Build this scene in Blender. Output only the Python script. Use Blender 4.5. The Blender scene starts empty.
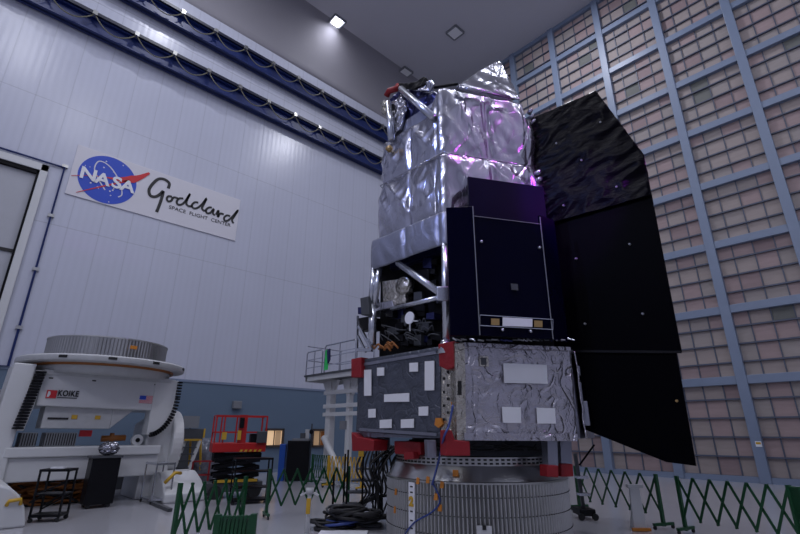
import bpy, bmesh, math, random
from mathutils import Vector, Matrix, noise
random.seed(7)
sc = bpy.context.scene
COL = sc.collection

# ------------------------------------------------------------------ camera
FPX, PITCH, ROLL, YAW = 461.63, 0.3428, 0.0039, 0.8174
CAM = Vector((21.158, 0.0, 1.813))
_F = Vector((-math.sin(YAW)*math.cos(PITCH), math.cos(YAW)*math.cos(PITCH), math.sin(PITCH)))
_R = Vector((math.cos(YAW), math.sin(YAW), 0)); _U = _R.cross(_F)
_R2 = _R*math.cos(ROLL) + _U*math.sin(ROLL); _U2 = -_R*math.sin(ROLL) + _U*math.cos(ROLL)
cam = bpy.data.cameras.new('camera'); co = bpy.data.objects.new('camera', cam); COL.objects.link(co)
co.matrix_world = Matrix(((_R2.x, _U2.x, -_F.x, CAM.x), (_R2.y, _U2.y, -_F.y, CAM.y), (_R2.z, _U2.z, -_F.z, CAM.z), (0, 0, 0, 1)))
cam.sensor_width = 36; cam.lens = FPX*36/800; cam.clip_end = 200; cam.clip_start = 0.05
sc.camera = co

RH = Vector((math.cos(YAW), math.sin(YAW), 0)); FH = Vector((-math.sin(YAW), math.cos(YAW), 0))
def V(X, G, z): p = CAM + RH*X + FH*G; return Vector((p.x, p.y, z))
def ray(px, py): return _F + _R2*((px-400)/FPX) - _U2*((py-267)/FPX)
def hit(px, py, P, N):
    d = ray(px, py); return CAM + d*((P-CAM).dot(N)/d.dot(N))
def fl(px, py, z=0.0): return hit(px, py, Vector((0, 0, z)), Vector((0, 0, 1)))
def hx(px, py, x=0.0): return hit(px, py, Vector((x, 0, 0)), Vector((1, 0, 0)))
def colpt(px, x, py=480): p = hx(px, py, x); return Vector((p.x, p.y, 0))
def hy(px, py, y): return hit(px, py, Vector((0, y, 0)), Vector((0, 1, 0)))

# ------------------------------------------------------------------ materials
def mat(name, col, rough=0.5, metal=0.0, emit=None, estr=0.0, noise_amt=0.0, noise_scale=3.0, bump=0.0, bump_scale=20.0, spec=0.5, stretch=None, coat=0.0, detail=4.0):
    m = bpy.data.materials.new(name); m.use_nodes = True
    nt = m.node_tree; b = nt.nodes['Principled BSDF']
    b.inputs['Base Color'].default_value = (*col, 1); b.inputs['Roughness'].default_value = rough
    b.inputs['Metallic'].default_value = metal; b.inputs['Specular IOR Level'].default_value = spec
    b.inputs['Coat Weight'].default_value = coat
    if emit: b.inputs['Emission Color'].default_value = (*emit, 1); b.inputs['Emission Strength'].default_value = estr
    tc = nt.nodes.new('ShaderNodeTexCoord'); mp = nt.nodes.new('ShaderNodeMapping')
    nt.links.new(tc.outputs['Object'], mp.inputs['Vector'])
    if stretch: mp.inputs['Scale'].default_value = stretch
    n = nt.nodes.new('ShaderNodeTexNoise'); n.inputs['Scale'].default_value = noise_scale; n.inputs['Detail'].default_value = detail
    nt.links.new(mp.outputs[0], n.inputs['Vector'])
    mr = nt.nodes.new('ShaderNodeMapRange'); mr.inputs['To Min'].default_value = 1-noise_amt; mr.inputs['To Max'].default_value = 1+noise_amt
    nt.links.new(n.outputs['Fac'], mr.inputs['Value'])
    mx = nt.nodes.new('ShaderNodeVectorMath'); mx.operation = 'SCALE'; mx.inputs[0].default_value = col
    nt.links.new(mr.outputs[0], mx.inputs['Scale']); nt.links.new(mx.outputs[0], b.inputs['Base Color'])
    if bump:
        n2 = nt.nodes.new('ShaderNodeTexNoise'); n2.inputs['Scale'].default_value = bump_scale; n2.inputs['Detail'].default_value = detail
        n2.inputs['Distortion'].default_value = 0.6
        nt.links.new(mp.outputs[0], n2.inputs['Vector'])
        bp = nt.nodes.new('ShaderNodeBump'); bp.inputs['Strength'].default_value = bump; bp.inputs['Distance'].default_value = 0.05
        nt.links.new(n2.outputs['Fac'], bp.inputs['Height']); nt.links.new(bp.outputs[0], b.inputs['Normal'])
    return m

M = {}
M['white'] = mat('white_paint', (.62, .63, .64), .35, noise_amt=.04)
M['white_dirty'] = mat('aged_white_paint', (.5, .51, .52), .45, noise_amt=.12, noise_scale=6)
M['patch'] = mat('white_patch', (.8, .81, .85), .6, noise_amt=.03)
M['grey'] = mat('grey_paint', (.2, .21, .23), .5, noise_amt=.08)
M['dgrey'] = mat('dark_grey', (.06, .065, .075), .5, noise_amt=.1)
M['black'] = mat('black_plastic', (.005, .005, .007), .4, noise_amt=.2, spec=.2)
M['blackmatte'] = mat('black_matte', (.004, .004, .006), .6, noise_amt=.2, spec=.15)
M['darkblue'] = mat('dark_blue_foil', (.03, .035, .12), .3, .7, bump=.6, bump_scale=4)
M['red'] = mat('red_paint', (.45, .012, .012), .4, noise_amt=.1)
M['redcover'] = mat('red_cover', (.27, .008, .014), .5, noise_amt=.2, bump=.3, bump_scale=8)
M['green'] = mat('green_paint', (.005, .07, .022), .4, noise_amt=.15)
M['yellow'] = mat('yellow_paint', (.6, .36, .03), .45, noise_amt=.1)
M['orange'] = mat('orange_tape', (.6, .22, .03), .5, noise_amt=.1)
M['orange_dark'] = mat('orange_cable', (.32, .11, .02), .5, noise_amt=.1)
M['blue'] = mat('blue_paint', (.01, .07, .35), .4)
M['steel'] = mat('brushed_steel', (.5, .5, .48), .28, 1.0, noise_amt=.12, noise_scale=4, stretch=(1, 1, .2))
M['steel2'] = mat('machined_ring', (.56, .56, .55), .34, .9, noise_amt=.2, noise_scale=2.0, bump=.05, bump_scale=8)
M['dsteel'] = mat('groove_steel', (.17, .17, .17), .4, .9)
M['cove'] = mat('dimmed_cove_grey', (.27, .26, .29), .7, noise_amt=.04, noise_scale=.3)  # shading put into the grey: darkened so the cove comes out dim as the ceiling
M['chrome'] = mat('polished_tube', (.6, .62, .68), .25, .9, noise_amt=.1)
def foilmat(name, col, rough, metal, s1, s2, d1, d2, stretch, amt=.12):
    m = mat(name, col, rough, metal, noise_amt=amt, noise_scale=2.5, bump=.25, bump_scale=s1, stretch=stretch, detail=3)
    nt = m.node_tree; bs = nt.nodes['Principled BSDF']; mp = [n for n in nt.nodes if n.type == 'MAPPING'][0]
    def ridged(scale, dist, det):
        n = nt.nodes.new('ShaderNodeTexNoise'); n.inputs['Scale'].default_value = scale; n.inputs['Detail'].default_value = det; n.inputs['Distortion'].default_value = dist
        nt.links.new(mp.outputs[0], n.inputs['Vector'])
        a = nt.nodes.new('ShaderNodeMath'); a.operation = 'SUBTRACT'; a.inputs[1].default_value = .5; nt.links.new(n.outputs['Fac'], a.inputs[0])
        b_ = nt.nodes.new('ShaderNodeMath'); b_.operation = 'ABSOLUTE'; nt.links.new(a.outputs[0], b_.inputs[0])
        c = nt.nodes.new('ShaderNodeMath'); c.operation = 'MINIMUM'; c.inputs[1].default_value = .07; nt.links.new(b_.outputs[0], c.inputs[0]); return c.outputs[0]
    r1 = ridged(s1*.6, 1.2, 1.0); r2 = ridged(s2, .8, 2.0)
    b1 = nt.nodes.new('ShaderNodeBump'); b1.inputs['Strength'].default_value = .9; b1.inputs['Distance'].default_value = d1; nt.links.new(r1, b1.inputs['Height'])
    b2 = nt.nodes.new('ShaderNodeBump'); b2.inputs['Strength'].default_value = .8; b2.inputs['Distance'].default_value = d2; nt.links.new(r2, b2.inputs['Height'])
    nt.links.new(b1.outputs[0], b2.inputs['Normal'])
    old = [n for n in nt.nodes if n.type == 'BUMP' and n not in (b1, b2)][0]; old.inputs['Distance'].default_value = .06
    nt.links.new(b2.outputs[0], old.inputs['Normal']); nt.links.new(old.outputs[0], bs.inputs['Normal']); return m
M['foil'] = foilmat('silver_blanket', (.43, .43, .485), .24, .9, 1.2, 3.4, .24, .04, (1, 1, .45))
M['foil_grey'] = foilmat('grey_blanket', (.29, .30, .36), .42, .75, 1.6, 4, .16, .04, (1, 1, .5))
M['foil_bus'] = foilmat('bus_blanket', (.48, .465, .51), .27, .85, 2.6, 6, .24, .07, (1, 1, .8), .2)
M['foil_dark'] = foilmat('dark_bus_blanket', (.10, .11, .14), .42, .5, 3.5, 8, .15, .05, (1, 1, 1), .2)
M['gold'] = mat('gold_patch', (.45, .3, .12), .4, .6)
M['goldfoil'] = mat('gold_silver_foil', (.55, .52, .45), .25, .95, noise_amt=.2, bump=.9, bump_scale=9)
M['solar'] = mat('solar_array_black', (.0012, .001, .010), .25, 0, noise_amt=.2, spec=.05)
M['solar_up'] = mat('sunshield_black', (.002, .002, .014), .4, 0, noise_amt=.2, spec=.07)
M['wingb'] = mat('black_blanket', (.002, .0015, .004), .3, 0, noise_amt=.2, bump=.3, bump_scale=5.0, stretch=(1, 1, 2.2), spec=.06)
M['wing'] = mat('black_panel', (.0008, .0008, .002), .5, 0, noise_amt=.2, spec=.03)
M['floor'] = mat('epoxy_floor', (.40, .40, .43), .17, noise_amt=.05, noise_scale=.6, bump=.015, bump_scale=.8, spec=.5)
M['ceil'] = mat('ceiling_paint', (.55, .54, .58), .7, noise_amt=.04, noise_scale=.3)
M['col'] = mat('blue_grey_frame', (.20, .25, .35), .42, noise_amt=.05)
M['gridbar'] = mat('filter_grid', (.09, .105, .15), .5, noise_amt=.1)
for i, c in enumerate([(.36, .305, .285), (.36, .27, .265), (.335, .295, .28), (.30, .22, .22), (.16, .165, .15)]):
    M['cell%d' % i] = mat('filter_media_%d' % i, c, .7, noise_amt=.14, noise_scale=1.6, stretch=(1, 1, 6))
M['bluewall'] = mat('blue_wall', (.13, .185, .26), .4, noise_amt=.05, noise_scale=.6)
M['rail'] = mat('blue_rail', (.006, .02, .12), .4, noise_amt=.1)
M['railtop'] = mat('dark_rail', (.008, .01, .03), .4)
M['rubber'] = mat('black_rubber', (.012, .012, .014), .6)
M['cableyellow'] = mat('pale_cable', (.18, .17, .12), .5)
M['blueink'] = mat('blue_print', (.02, .07, .52), .5)
M['redink'] = mat('red_print', (.6, .02, .03), .5)
M['blackink'] = mat('black_print', (.01, .01, .012), .5)
M['banner'] = mat('banner_vinyl', (.66, .65, .70), .4, noise_amt=.02)
M['lamp'] = mat('lamp_face', (1, 1, 1), .5, emit=(.85, .88, 1), estr=30)
M['winlit'] = mat('lit_window', (.6, .45, .3), .3, emit=(1, .66, .38), estr=.55, noise_amt=.1)
M['winlit2'] = mat('lit_window_dim', (.4, .3, .2), .3, emit=(1, .6, .3), estr=.18)
M['brown'] = mat('brown_frame', (.06, .045, .04), .5)
M['glassy'] = mat('clear_wrap', (.2, .21, .25), .2, .3, noise_amt=.3, bump=.8, bump_scale=7)
M['greenbright'] = mat('green_strap', (.02, .6, .12), .5)
M['panelgrey'] = mat('door_panel', (.42, .43, .47), .45, noise_amt=.04)
M['hole'] = mat('dark_hole', (.01, .01, .011), .7)
M['bluecable'] = mat('blue_cable', (.03, .06, .25), .45)
M['lampoff'] = mat('unlit_lamp', (.85, .85, .85), .4)

def wall_material():
    m = bpy.data.materials.new('ribbed_white_wall'); m.use_nodes = True; nt = m.node_tree; b = nt.nodes['Principled BSDF']
    b.inputs['Roughness'].default_value = .27
    g = nt.nodes.new('ShaderNodeNewGeometry'); s = nt.nodes.new('ShaderNodeSeparateXYZ'); nt.links.new(g.outputs['Position'], s.inputs[0])
    def math_(op, a, bb=None, c=None):
        n = nt.nodes.new('ShaderNodeMath'); n.operation = op
        for i, v in enumerate((a, bb, c)):
            if v is None: continue
            if isinstance(v, (int, float)): n.inputs[i].default_value = v
            else: nt.links.new(v, n.inputs[i])
        return n.outputs[0]
    def lines(sock, period, width):
        t = math_('FRACT', math_('DIVIDE', sock, period)); return math_('LESS_THAN', t, width)
    big = lines(math_('ADD', s.outputs['Y'], 30.3), 1.07, .035)
    rib = math_('SINE', math_('MULTIPLY', s.outputs['Y'], 2*math.pi/.267))
    hz = math_('MULTIPLY', math_('COMPARE', s.outputs['Z'], 9.35, .02), 1.0)
    hz2 = math_('MULTIPLY', math_('COMPARE', s.outputs['Z'], 14.55, .02), 1.0)
    hz3 = math_('ADD', math_('COMPARE', s.outputs['Z'], 20.35, .03), math_('COMPARE', s.outputs['Z'], 20.75, .03))
    hs = math_('ADD', math_('ADD', hz, hz2), math_('MULTIPLY', hz3, 1.3))
    ramp = math_('MULTIPLY_ADD', math_('ADD', math_('MULTIPLY', big, .7), hs), -.16, 1.0)
    # a slightly warmer band of wall above the lower crane rail
    n = nt.nodes.new('ShaderNodeTexNoise'); n.inputs['Scale'].default_value = .35
    nt.links.new(g.outputs['Position'], n.inputs['Vector'])
    var = math_('MULTIPLY', ramp, math_('MULTIPLY_ADD', n.outputs['Fac'], .1, .95))
    var = math_('MULTIPLY', var, math_('MULTIPLY_ADD', rib, .012, 1.0))
    mx = nt.nodes.new('ShaderNodeVectorMath'); mx.operation = 'SCALE'; mx.inputs[0].default_value = (.54, .56, .66)
    nt.links.new(var, mx.inputs['Scale']); nt.links.new(mx.outputs[0], b.inputs['Base Color'])
    bp = nt.nodes.new('ShaderNodeBump'); bp.inputs['Strength'].default_value = .25; bp.inputs['Distance'].default_value = .02
    h = math_('ADD', math_('MULTIPLY', rib, .12), math_('MULTIPLY', math_('ADD', big, hs), -.7))
    n3 = nt.nodes.new('ShaderNodeTexNoise'); n3.inputs['Scale'].default_value = .8
    nt.links.new(g.outputs['Position'], n3.inputs['Vector'])
    h = math_('ADD', h, math_('MULTIPLY', n3.outputs['Fac'], 1.0))
    nt.links.new(h, bp.inputs['Height']); nt.links.new(bp.outputs[0], b.inputs['Normal'])
    return m
M['wall'] = wall_material()

# ------------------------------------------------------------------ mesh builder
ORIGIN = {}
class MB:
    def __init__(s, mtx=None):
        s.v = []; s.f = []; s.mi = []; s.m = mtx or Matrix.Identity(4); s.cur = 0
    def add(s, vs, fs, mi=None):
        o = len(s.v); s.v += [s.m @ Vector(p) for p in vs]
        for f in fs: s.f.append([i+o for i in f]); s.mi.append(s.cur if mi is None else mi)
        return s
    def box(s, c, size, rot=None, mi=None):
        x, y, z = [d/2 for d in size]; c = Vector(c)
        vs = [Vector((a*x, b*y, d*z)) for a in (-1, 1) for b in (-1, 1) for d in (-1, 1)]
        if rot: vs = [rot @ v for v in vs]
        return s.add([c+v for v in vs], [(0, 1, 3, 2), (4, 6, 7, 5), (0, 4, 5, 1), (2, 3, 7, 6), (0, 2, 6, 4), (1, 5, 7, 3)], mi)
    def bbox(s, a, b, mi=None):
        return s.box([(a[i]+b[i])/2 for i in range(3)], [abs(b[i]-a[i]) for i in range(3)], None, mi)
    def frame(s, p0, p1, up=(0, 0, 1)):
        d = (Vector(p1)-Vector(p0)).normalized(); u = Vector(up)
        if abs(d.dot(u)) > .98: u = Vector((1, 0, 0)) if abs(d.x) < .9 else Vector((0, 1, 0))
        a = d.cross(u).normalized(); b = a.cross(d).normalized(); return a, b
    def bar(s, p0, p1, w, h=None, up=(0, 0, 1), mi=None):
        h = h or w; p0 = Vector(p0); p1 = Vector(p1); a, b = s.frame(p0, p1, up); a = a*w/2; b = b*h/2
        vs = [p+e for p in (p0, p1) for e in (-a-b, a-b, a+b, -a+b)]
        return s.add(vs, [(0, 1, 2, 3), (4, 7, 6, 5), (0, 4, 5, 1), (1, 5, 6, 2), (2, 6, 7, 3), (3, 7, 4, 0)], mi)
    def cyl(s, p0, p1, r, r2=None, n=12, mi=None):
        r2 = r if r2 is None else r2; p0 = Vector(p0); p1 = Vector(p1); a, b = s.frame(p0, p1)
        vs = []
        for p, q in ((p0, r), (p1, r2)):
            vs += [p + (a*math.cos(2*math.pi*i/n) + b*math.sin(2*math.pi*i/n))*q for i in range(n)]
        fs = [(i, (i+1) % n, n+(i+1) % n, n+i) for i in range(n)] + [tuple(range(n-1, -1, -1)), tuple(range(n, 2*n))]
        return s.add(vs, fs, mi)
    def tube(s, pts, r, n=8, mi=None):
        pts = [Vector(p) for p in pts]; vs = []; fs = []
        u = None
        for k, p in enumerate(pts):
            d = (pts[min(k+1, len(pts)-1)] - pts[max(k-1, 0)]).normalized()
            if u is None:
                u = Vector((0, 0, 1)) if abs(d.z) < .9 else Vector((1, 0, 0))
            a = d.cross(u)
            if a.length < 1e-4: a = d.cross(Vector((0, 1, .3)))
            a.normalize(); b = a.cross(d).normalized(); u = b
            vs += [p + (a*math.cos(2*math.pi*i/n) + b*math.sin(2*math.pi*i/n))*r for i in range(n)]
        for k in range(len(pts)-1):
            for i in range(n):
                fs.append((k*n+i, k*n+(i+1) % n, (k+1)*n+(i+1) % n, (k+1)*n+i))
        fs.append(tuple(range(n-1, -1, -1))); fs.append(tuple(range((len(pts)-1)*n, len(pts)*n)))
        return s.add(vs, fs, mi)
    def prism(s, poly, off, mi=None):
        poly = [Vector(p) for p in poly]; off = Vector(off); n = len(poly)
        vs = poly + [p+off for p in poly]
        fs = [tuple(range(n-1, -1, -1)), tuple(range(n, 2*n))] + [(i, (i+1) % n, n+(i+1) % n, n+i) for i in range(n)]
        return s.add(vs, fs, mi)
    def lathe(s, prof, c, n=64, mi=None, rfun=None, a0=0, a1=2*math.pi):
        c = Vector(c); vs = []; fs = []; full = abs(a1-a0-2*math.pi) < 1e-6; nn = n if full else n+1
        for (r, z) in prof:
            for i in range(nn):
                a = a0+(a1-a0)*i/n; rr = r*(rfun(i) if rfun else 1)
                vs.append(c+Vector((rr*math.cos(a), rr*math.sin(a), z)))
        for k in range(len(prof)-1):
            for i in range(n):
                j = (i+1) % nn
                fs.append((k*nn+i, k*nn+j, (k+1)*nn+j, (k+1)*nn+i))
        return s.add(vs, fs, mi)
    def build(s, name, mats, parent=None, smooth=False, bevel=0):
        o0 = ORIGIN.get(parent.name, Vector((0, 0, 0))) if parent else Vector((0, 0, 0))
        me = bpy.data.meshes.new(name); me.from_pydata([v-o0 for v in s.v], [], s.f)
        if not isinstance(mats, (list, tuple)): mats = [mats]
        for m in mats: me.materials.append(M[m] if isinstance(m, str) else m)
        for p, i in zip(me.polygons, s.mi): p.material_index = min(i, len(mats)-1); p.use_smooth = smooth
        bm = bmesh.new(); bm.from_mesh(me); bmesh.ops.recalc_face_normals(bm, faces=bm.faces); bm.to_mesh(me); bm.free()
        me.update(); o = bpy.data.objects.new(name, me); COL.objects.link(o)
        if parent: o.parent = parent
        ORIGIN[o.name] = o0
        if bevel:
            md = o.modifiers.new('bevel', 'BEVEL'); md.width = bevel; md.segments = 2; md.limit_method = 'ANGLE'
        return o
def thing(name, loc, label, cat, group=None):
    o = bpy.data.objects.new(name, None); COL.objects.link(o); o.location = loc; o.empty_display_size = .2
    ORIGIN[o.name] = Vector(loc); o['label'] = label; o['category'] = cat
    if group: o['group'] = group
    return o
def tag(o, label=None, cat=None, group=None, kind=None):
    if label: o['label'] = label
    if cat: o['category'] = cat
    if group: o['group'] = group
    if kind: o['kind'] = kind
    return o
def struct(o): o['kind'] = 'structure'; return o
def recentre(o):
    """move a top-level mesh's origin to its own centre"""
    me = o.data; c = sum((v.co for v in me.vertices), Vector())/len(me.vertices); c.z = min(v.co.z for v in me.vertices)
    for v in me.vertices: v.co -= c
    o.location = c; ORIGIN[o.name] = c; return o

def nz(p, f, seed=0.0): return noise.noise(Vector((p[0]*f+seed, p[1]*f-seed, p[2]*f+seed*.37)))
def sheet(corners, nu, nv, disp, name, m, parent, thick=.02, smooth=True, back=None):
    """crumpled blanket between 4 corners (bl, br, tr, tl); disp(p,u,v)->outward metres"""
    bl, br, tr, tl = [Vector(c) for c in corners]; N = (br-bl).cross(tl-bl).normalized()
    if back is not None and N.dot(back) > 0: N = -N
    b = MB(); vs = []; fs = []
    for j in range(nv+1):
        for i in range(nu+1):
            u, v = i/nu, j/nv; p = (bl*(1-u)+br*u)*(1-v)+(tl*(1-u)+tr*u)*v
            vs.append(p + N*disp(p, u, v))
    for j in range(nv):
        for i in range(nu):
            a = j*(nu+1)+i; fs.append((a, a+1, a+nu+2, a+nu+1))
    b.add(vs, fs); o = b.build(name, m, parent, smooth)
    md = o.modifiers.new('solid', 'SOLIDIFY'); md.thickness = thick; md.offset = 0
    return o
def polysheet(poly, cuts, disp, name, m, parent, thick=.04, N=None):
    o0 = ORIGIN.get(parent.name, Vector((0, 0, 0)))
    bm = bmesh.new(); vs = [bm.verts.new(Vector(p)-o0) for p in poly]; bm.faces.new(vs); bm.normal_update()
    bm.faces.ensure_lookup_table(); n = N or bm.faces[0].normal.copy()
    bmesh.ops.triangulate(bm, faces=bm.faces[:])
    for _ in range(cuts): bmesh.ops.subdivide_edges(bm, edges=bm.edges[:], cuts=1, use_grid_fill=True)
    for v in bm.verts: v.co += n*disp(v.co+o0, v.is_boundary)
    for f in bm.faces: f.smooth = True
    me = bpy.data.meshes.new(name); bm.to_mesh(me); bm.free(); me.materials.append(M[m])
    o = bpy.data.objects.new(name, me); COL.objects.link(o); o.parent = parent; ORIGIN[o.name] = o0
    md = o.modifiers.new('solid', 'SOLIDIFY'); md.thickness = thick; md.offset = 0
    return o
def text_mesh(s, size, name, m, parent, loc, right, up, shear=0.0, extrude=.006, offset=0.0, sx=1.0, align='CENTER', spacing=1.0):
    cu = bpy.data.curves.new(name, 'FONT'); cu.body = s; cu.size = size; cu.extrude = extrude; cu.offset = offset; cu.shear = shear
    cu.space_character = spacing; cu.align_x = align; cu.align_y = 'CENTER'
    t = bpy.data.objects.new('tmp', cu); COL.objects.link(t); bpy.context.view_layer.update()
    me = bpy.data.meshes.new_from_object(t.evaluated_get(bpy.context.evaluated_depsgraph_get()))
    bpy.data.objects.remove(t); me.materials.clear(); me.materials.append(M[m])
    right = Vector(right).normalized(); up = Vector(up).normalized(); n = right.cross(up)
    o0 = ORIGIN.get(parent.name, Vector((0, 0, 0))); loc = Vector(loc)-o0
    for v in me.vertices: c = v.co.copy(); v.co = loc + right*c.x*sx + up*c.y + n*c.z
    me.name = name; o = bpy.data.objects.new(name, me); COL.objects.link(o); o.parent = parent; ORIGIN[o.name] = o0
    return o
def rotz(c, ang): return Matrix.Translation(Vector(c)) @ Matrix.Rotation(ang, 4, 'Z')

# ================================================================== ROOM
D, HC = 23.58, 27.0
X1, Y0 = 34.0, -9.0
b = MB(); b.bbox((-.3, Y0, -.3), (X1, D+.3, 0)); struct(b.build('floor', 'floor'))
b = MB(); b.bbox((-.3, Y0, HC), (X1, D+.3, HC+.3)); struct(b.build('ceiling', 'ceil'))
# left wall : white ribbed above, blue below, open for the door and windows is not needed (they are mounted on it)
b = MB(); b.bbox((-.3, Y0, 3.86), (0, D, HC), 0); b.bbox((-.3, Y0, 0), (0, D, 3.86), 1)
wl = struct(b.build('wall_left', ['wall', 'bluewall']))
b = MB()
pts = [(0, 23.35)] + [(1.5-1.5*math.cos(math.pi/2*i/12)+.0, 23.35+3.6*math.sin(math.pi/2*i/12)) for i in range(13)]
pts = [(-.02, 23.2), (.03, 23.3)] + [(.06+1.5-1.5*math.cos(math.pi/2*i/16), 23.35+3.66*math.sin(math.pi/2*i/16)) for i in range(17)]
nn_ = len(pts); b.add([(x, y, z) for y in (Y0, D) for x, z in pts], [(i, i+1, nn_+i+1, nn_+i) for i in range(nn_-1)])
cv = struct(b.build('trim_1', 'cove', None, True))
b = MB(); b.bbox((0.0, Y0, 3.8), (.03, D, 3.9)); struct(b.build('trim_2', 'col'))
b = MB(); b.bbox((0.0, Y0, 0), (.02, D, .15)); struct(b.build('baseboard_left', 'col'))

b = MB(); b.bbox((X1, Y0, 0), (X1+.3, D+.3, HC)); struct(b.build('wall_right', 'wall'))
b = MB(); b.bbox((-.3, Y0-.3, 0), (X1+.3, Y0, HC)); struct(b.build('wall_front', 'wall'))
# filter wall
b = MB(); b.bbox((-.3, D, 0), (X1, D+.3, HC)); wb = struct(b.build('wall_back', 'gridbar'))
bx0, bw = 7.745, 2.973
cols = [bx0+bw*k for k in range(-2, 8)]
zs = [0.0, 3.86, 6.79, 9.72, 12.65, 15.58, 18.51, 21.44, 24.37, 27.0]
for x in cols:
    b = MB(); b.bbox((x-.185, D-.34, 0), (x+.185, D, HC)); struct(b.build('column', 'col', wb, bevel=.015))
for z in zs[1:-1]:
    b = MB(); b.bbox((0, D-.28, z-.17), (X1, D-.0, z+.17)); struct(b.build('beam', 'col', wb, bevel=.015))
b = MB(); b.bbox((0, D-.26, 26.72), (X1, D, 27)); struct(b.build('beam', 'col', wb))
b = MB(); b.bbox((0, D-.28, 0), (X1, D, .22)); struct(b.build('baseboard_back', 'col'))
xe = [0.0]+cols+[cols[-1]+bw]
for i in range(len(xe)-1):
    for j in range(len(zs)-1):
        xa, xb, za, zb = xe[i], xe[i+1], zs[j], zs[j+1]

        b = MB(); g = MB(); nx = max(1, round((xb-xa)/.743)); step = (zb-za)/4 if j else .7325
        if j == 8: step = .7325
        zt = zb
        while zt > za+.05:
            z0 = max(za, zt-step)
            for k in range(nx):
                x0 = xa+(xb-xa)*k/nx; x1 = xa+(xb-xa)*(k+1)/nx
                r = random.random(); ci = 0 if r < .38 else 1 if r < .66 else 2 if r < .9 else 3 if r < .975 else 4
                b.bbox((x0+.02, D-.05-random.random()*.02, z0+.02), (x1-.02, D-.005, zt-.02), ci)
            zt -= step
            if zt > za+.1: g.bbox((xa+.17, D-.16, zt-.03), (xb-.17, D-.02, zt+.03))
        for k in range(1, nx):
            x0 = xa+(xb-xa)*k/nx; g.bbox((x0-.022, D-.11, za+.13), (x0+.022, D-.02, zb-.13))
        struct(b.build('filter_panel', ['cell%d' % q for q in range(5)], wb))
        struct(g.build('filter_grid', 'gridbar', wb))
# small label plate on a column
b = MB(); p = hy(758.5, 444, D-.36); p.x = max(cols[5]-.08, min(cols[5]+.08, p.x)); b.bbox((p.x-.1, D-.36, p.z-.1), (p.x+.1, D-.34, p.z+.1)); b.bbox((p.x-.08, D-.365, p.z-.01), (p.x+.08, D-.355, p.z+.07), 1)
tag(recentre(b.build('column_tag', ['patch', 'yellow'])), 'small yellow and white tag stuck low on a blue-grey wall column', 'tag')

# ---- door at the far left
d = bpy.data.objects.new('door_1', None); COL.objects.link(d); d['kind'] = 'structure'; d.location = (0, -2.5, 0); ORIGIN[d.name] = Vector(d.location)
ydr = .42
b = MB(); b.bbox((.0, -6, 0), (.08, ydr, 11.15))
struct(b.build('door_panel', 'panelgrey', d))
b = MB()
for z in (2.2, 4.9, 7.9): b.bbox((.08, -6, z), (.13, ydr, z+.12))
struct(b.build('door_seam', 'rubber', d))
b = MB(); b.bbox((0, ydr, 0), (.22, ydr+.07, 11.3)); b.bbox((0, -6, 11.15), (.22, ydr+.07, 11.3)); struct(b.build('door_gasket', 'blackmatte', d))
b = MB(); b.bbox((0, ydr+.07, 0), (.26, ydr+.32, 11.6)); b.bbox((0, -6, 11.3), (.26, ydr+.32, 11.6)); struct(b.build('door_frame', 'white', d, bevel=.02))
# conduit round the door
cy = 1.21; ztop = hx(63, 168).z; zbot = hx(8, 366).z
t = thing('wall_conduit', (0.06, cy, zbot), 'thin blue conduit running up the white wall and over the tall door', 'conduit')
MB().tube([(.07, -.3, zbot), (.07, cy, zbot), (.07, cy, ztop), (.07, -7, ztop+.0)], .045, 6).build('pipe', 'rail', t)
for z in [3+i*2.2 for i in range(5)]: MB().bbox((0, cy-.1, z), (.12, cy+.1, z+.12)).build('clip', 'steel', t)

# ---- interior windows in the blue band
for i, (a, c, lit) in enumerate([((266, 429.5), (281.5, 446), 'winlit'), ((312.5, 430), (327, 446), 'winlit2')]):
    A, C = hx(*a), hx(*c); y0, y1, z0, z1 = A.y, C.y, C.z, A.z
    w = bpy.data.objects.new('window_%d' % (i+1), None); COL.objects.link(w); w['kind'] = 'structure'; w.location = (0, (y0+y1)/2, z0); ORIGIN[w.name] = Vector(w.location)
    struct(MB().bbox((.0, y0, z0), (.02, y1, z1)).build('window_pane', lit, w))
    b = MB()
    for q in (y0, y1): b.bbox((0, q-.05, z0-.05), (.09, q+.05, z1+.05))
    for q in (z0, z1): b.bbox((0, y0, q-.05), (.09, y1, q+.05))
    b.bbox((0, y0+.42, z0), (.05, y0+.46, z1)); struct(b.build('window_frame', 'brown', w))
    b = MB(); b.bbox((.02, y0+.5, z0+.05), (.035, y1-.1, z1-.06)); struct(b.build('blind', 'orange_dark' if i else 'winlit2', w))

# ---- crane rails with festoon cable
def crane(zlo, zhi, label, name_y):
    t = thing('crane_rail', (.35, 8, zlo), label, 'crane rail', 'crane rails along the white wall')
    b = MB(); b.bbox((.25, Y0, zlo), (.33, D, zhi)); b.bbox((.1, Y0, zlo-.0), (.5, D, zlo+.07)); b.bbox((.1, Y0, zhi-.07), (.5, D, zhi)); b.build('girder', 'rail', t)
    b = MB(); b.bbox((.15, Y0, zhi), (.62, D, zhi+.16)); b.build('rail_head', 'railtop', t)
    b = MB()
    for k in range(8): b.bbox((0, -5+k*3.9, zlo+.1), (.3, -4.85+k*3.9, zhi-.05))
    b.build('wall_bracket', 'railtop', t)
    n = 17; L = (D-1-(-6))/n
    cb = MB()
    for k in range(n):
        y0 = -6+L*k; pts = []
        for i in range(13):
            u = i/12; pts.append((.66, y0+L*u, zhi-.05-.62*(1-(2*u-1)**2)))
        cb.tube(pts, .028, 5)
    cb.build('festoon_cable', 'cableyellow', t)
    for k in range(n+1):
        y0 = -6+L*k; MB().bbox((.5, y0-.09, zhi-.1), (.74, y0+.09, zhi+.12)).build('cable_trolley', 'steel', t)
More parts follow.
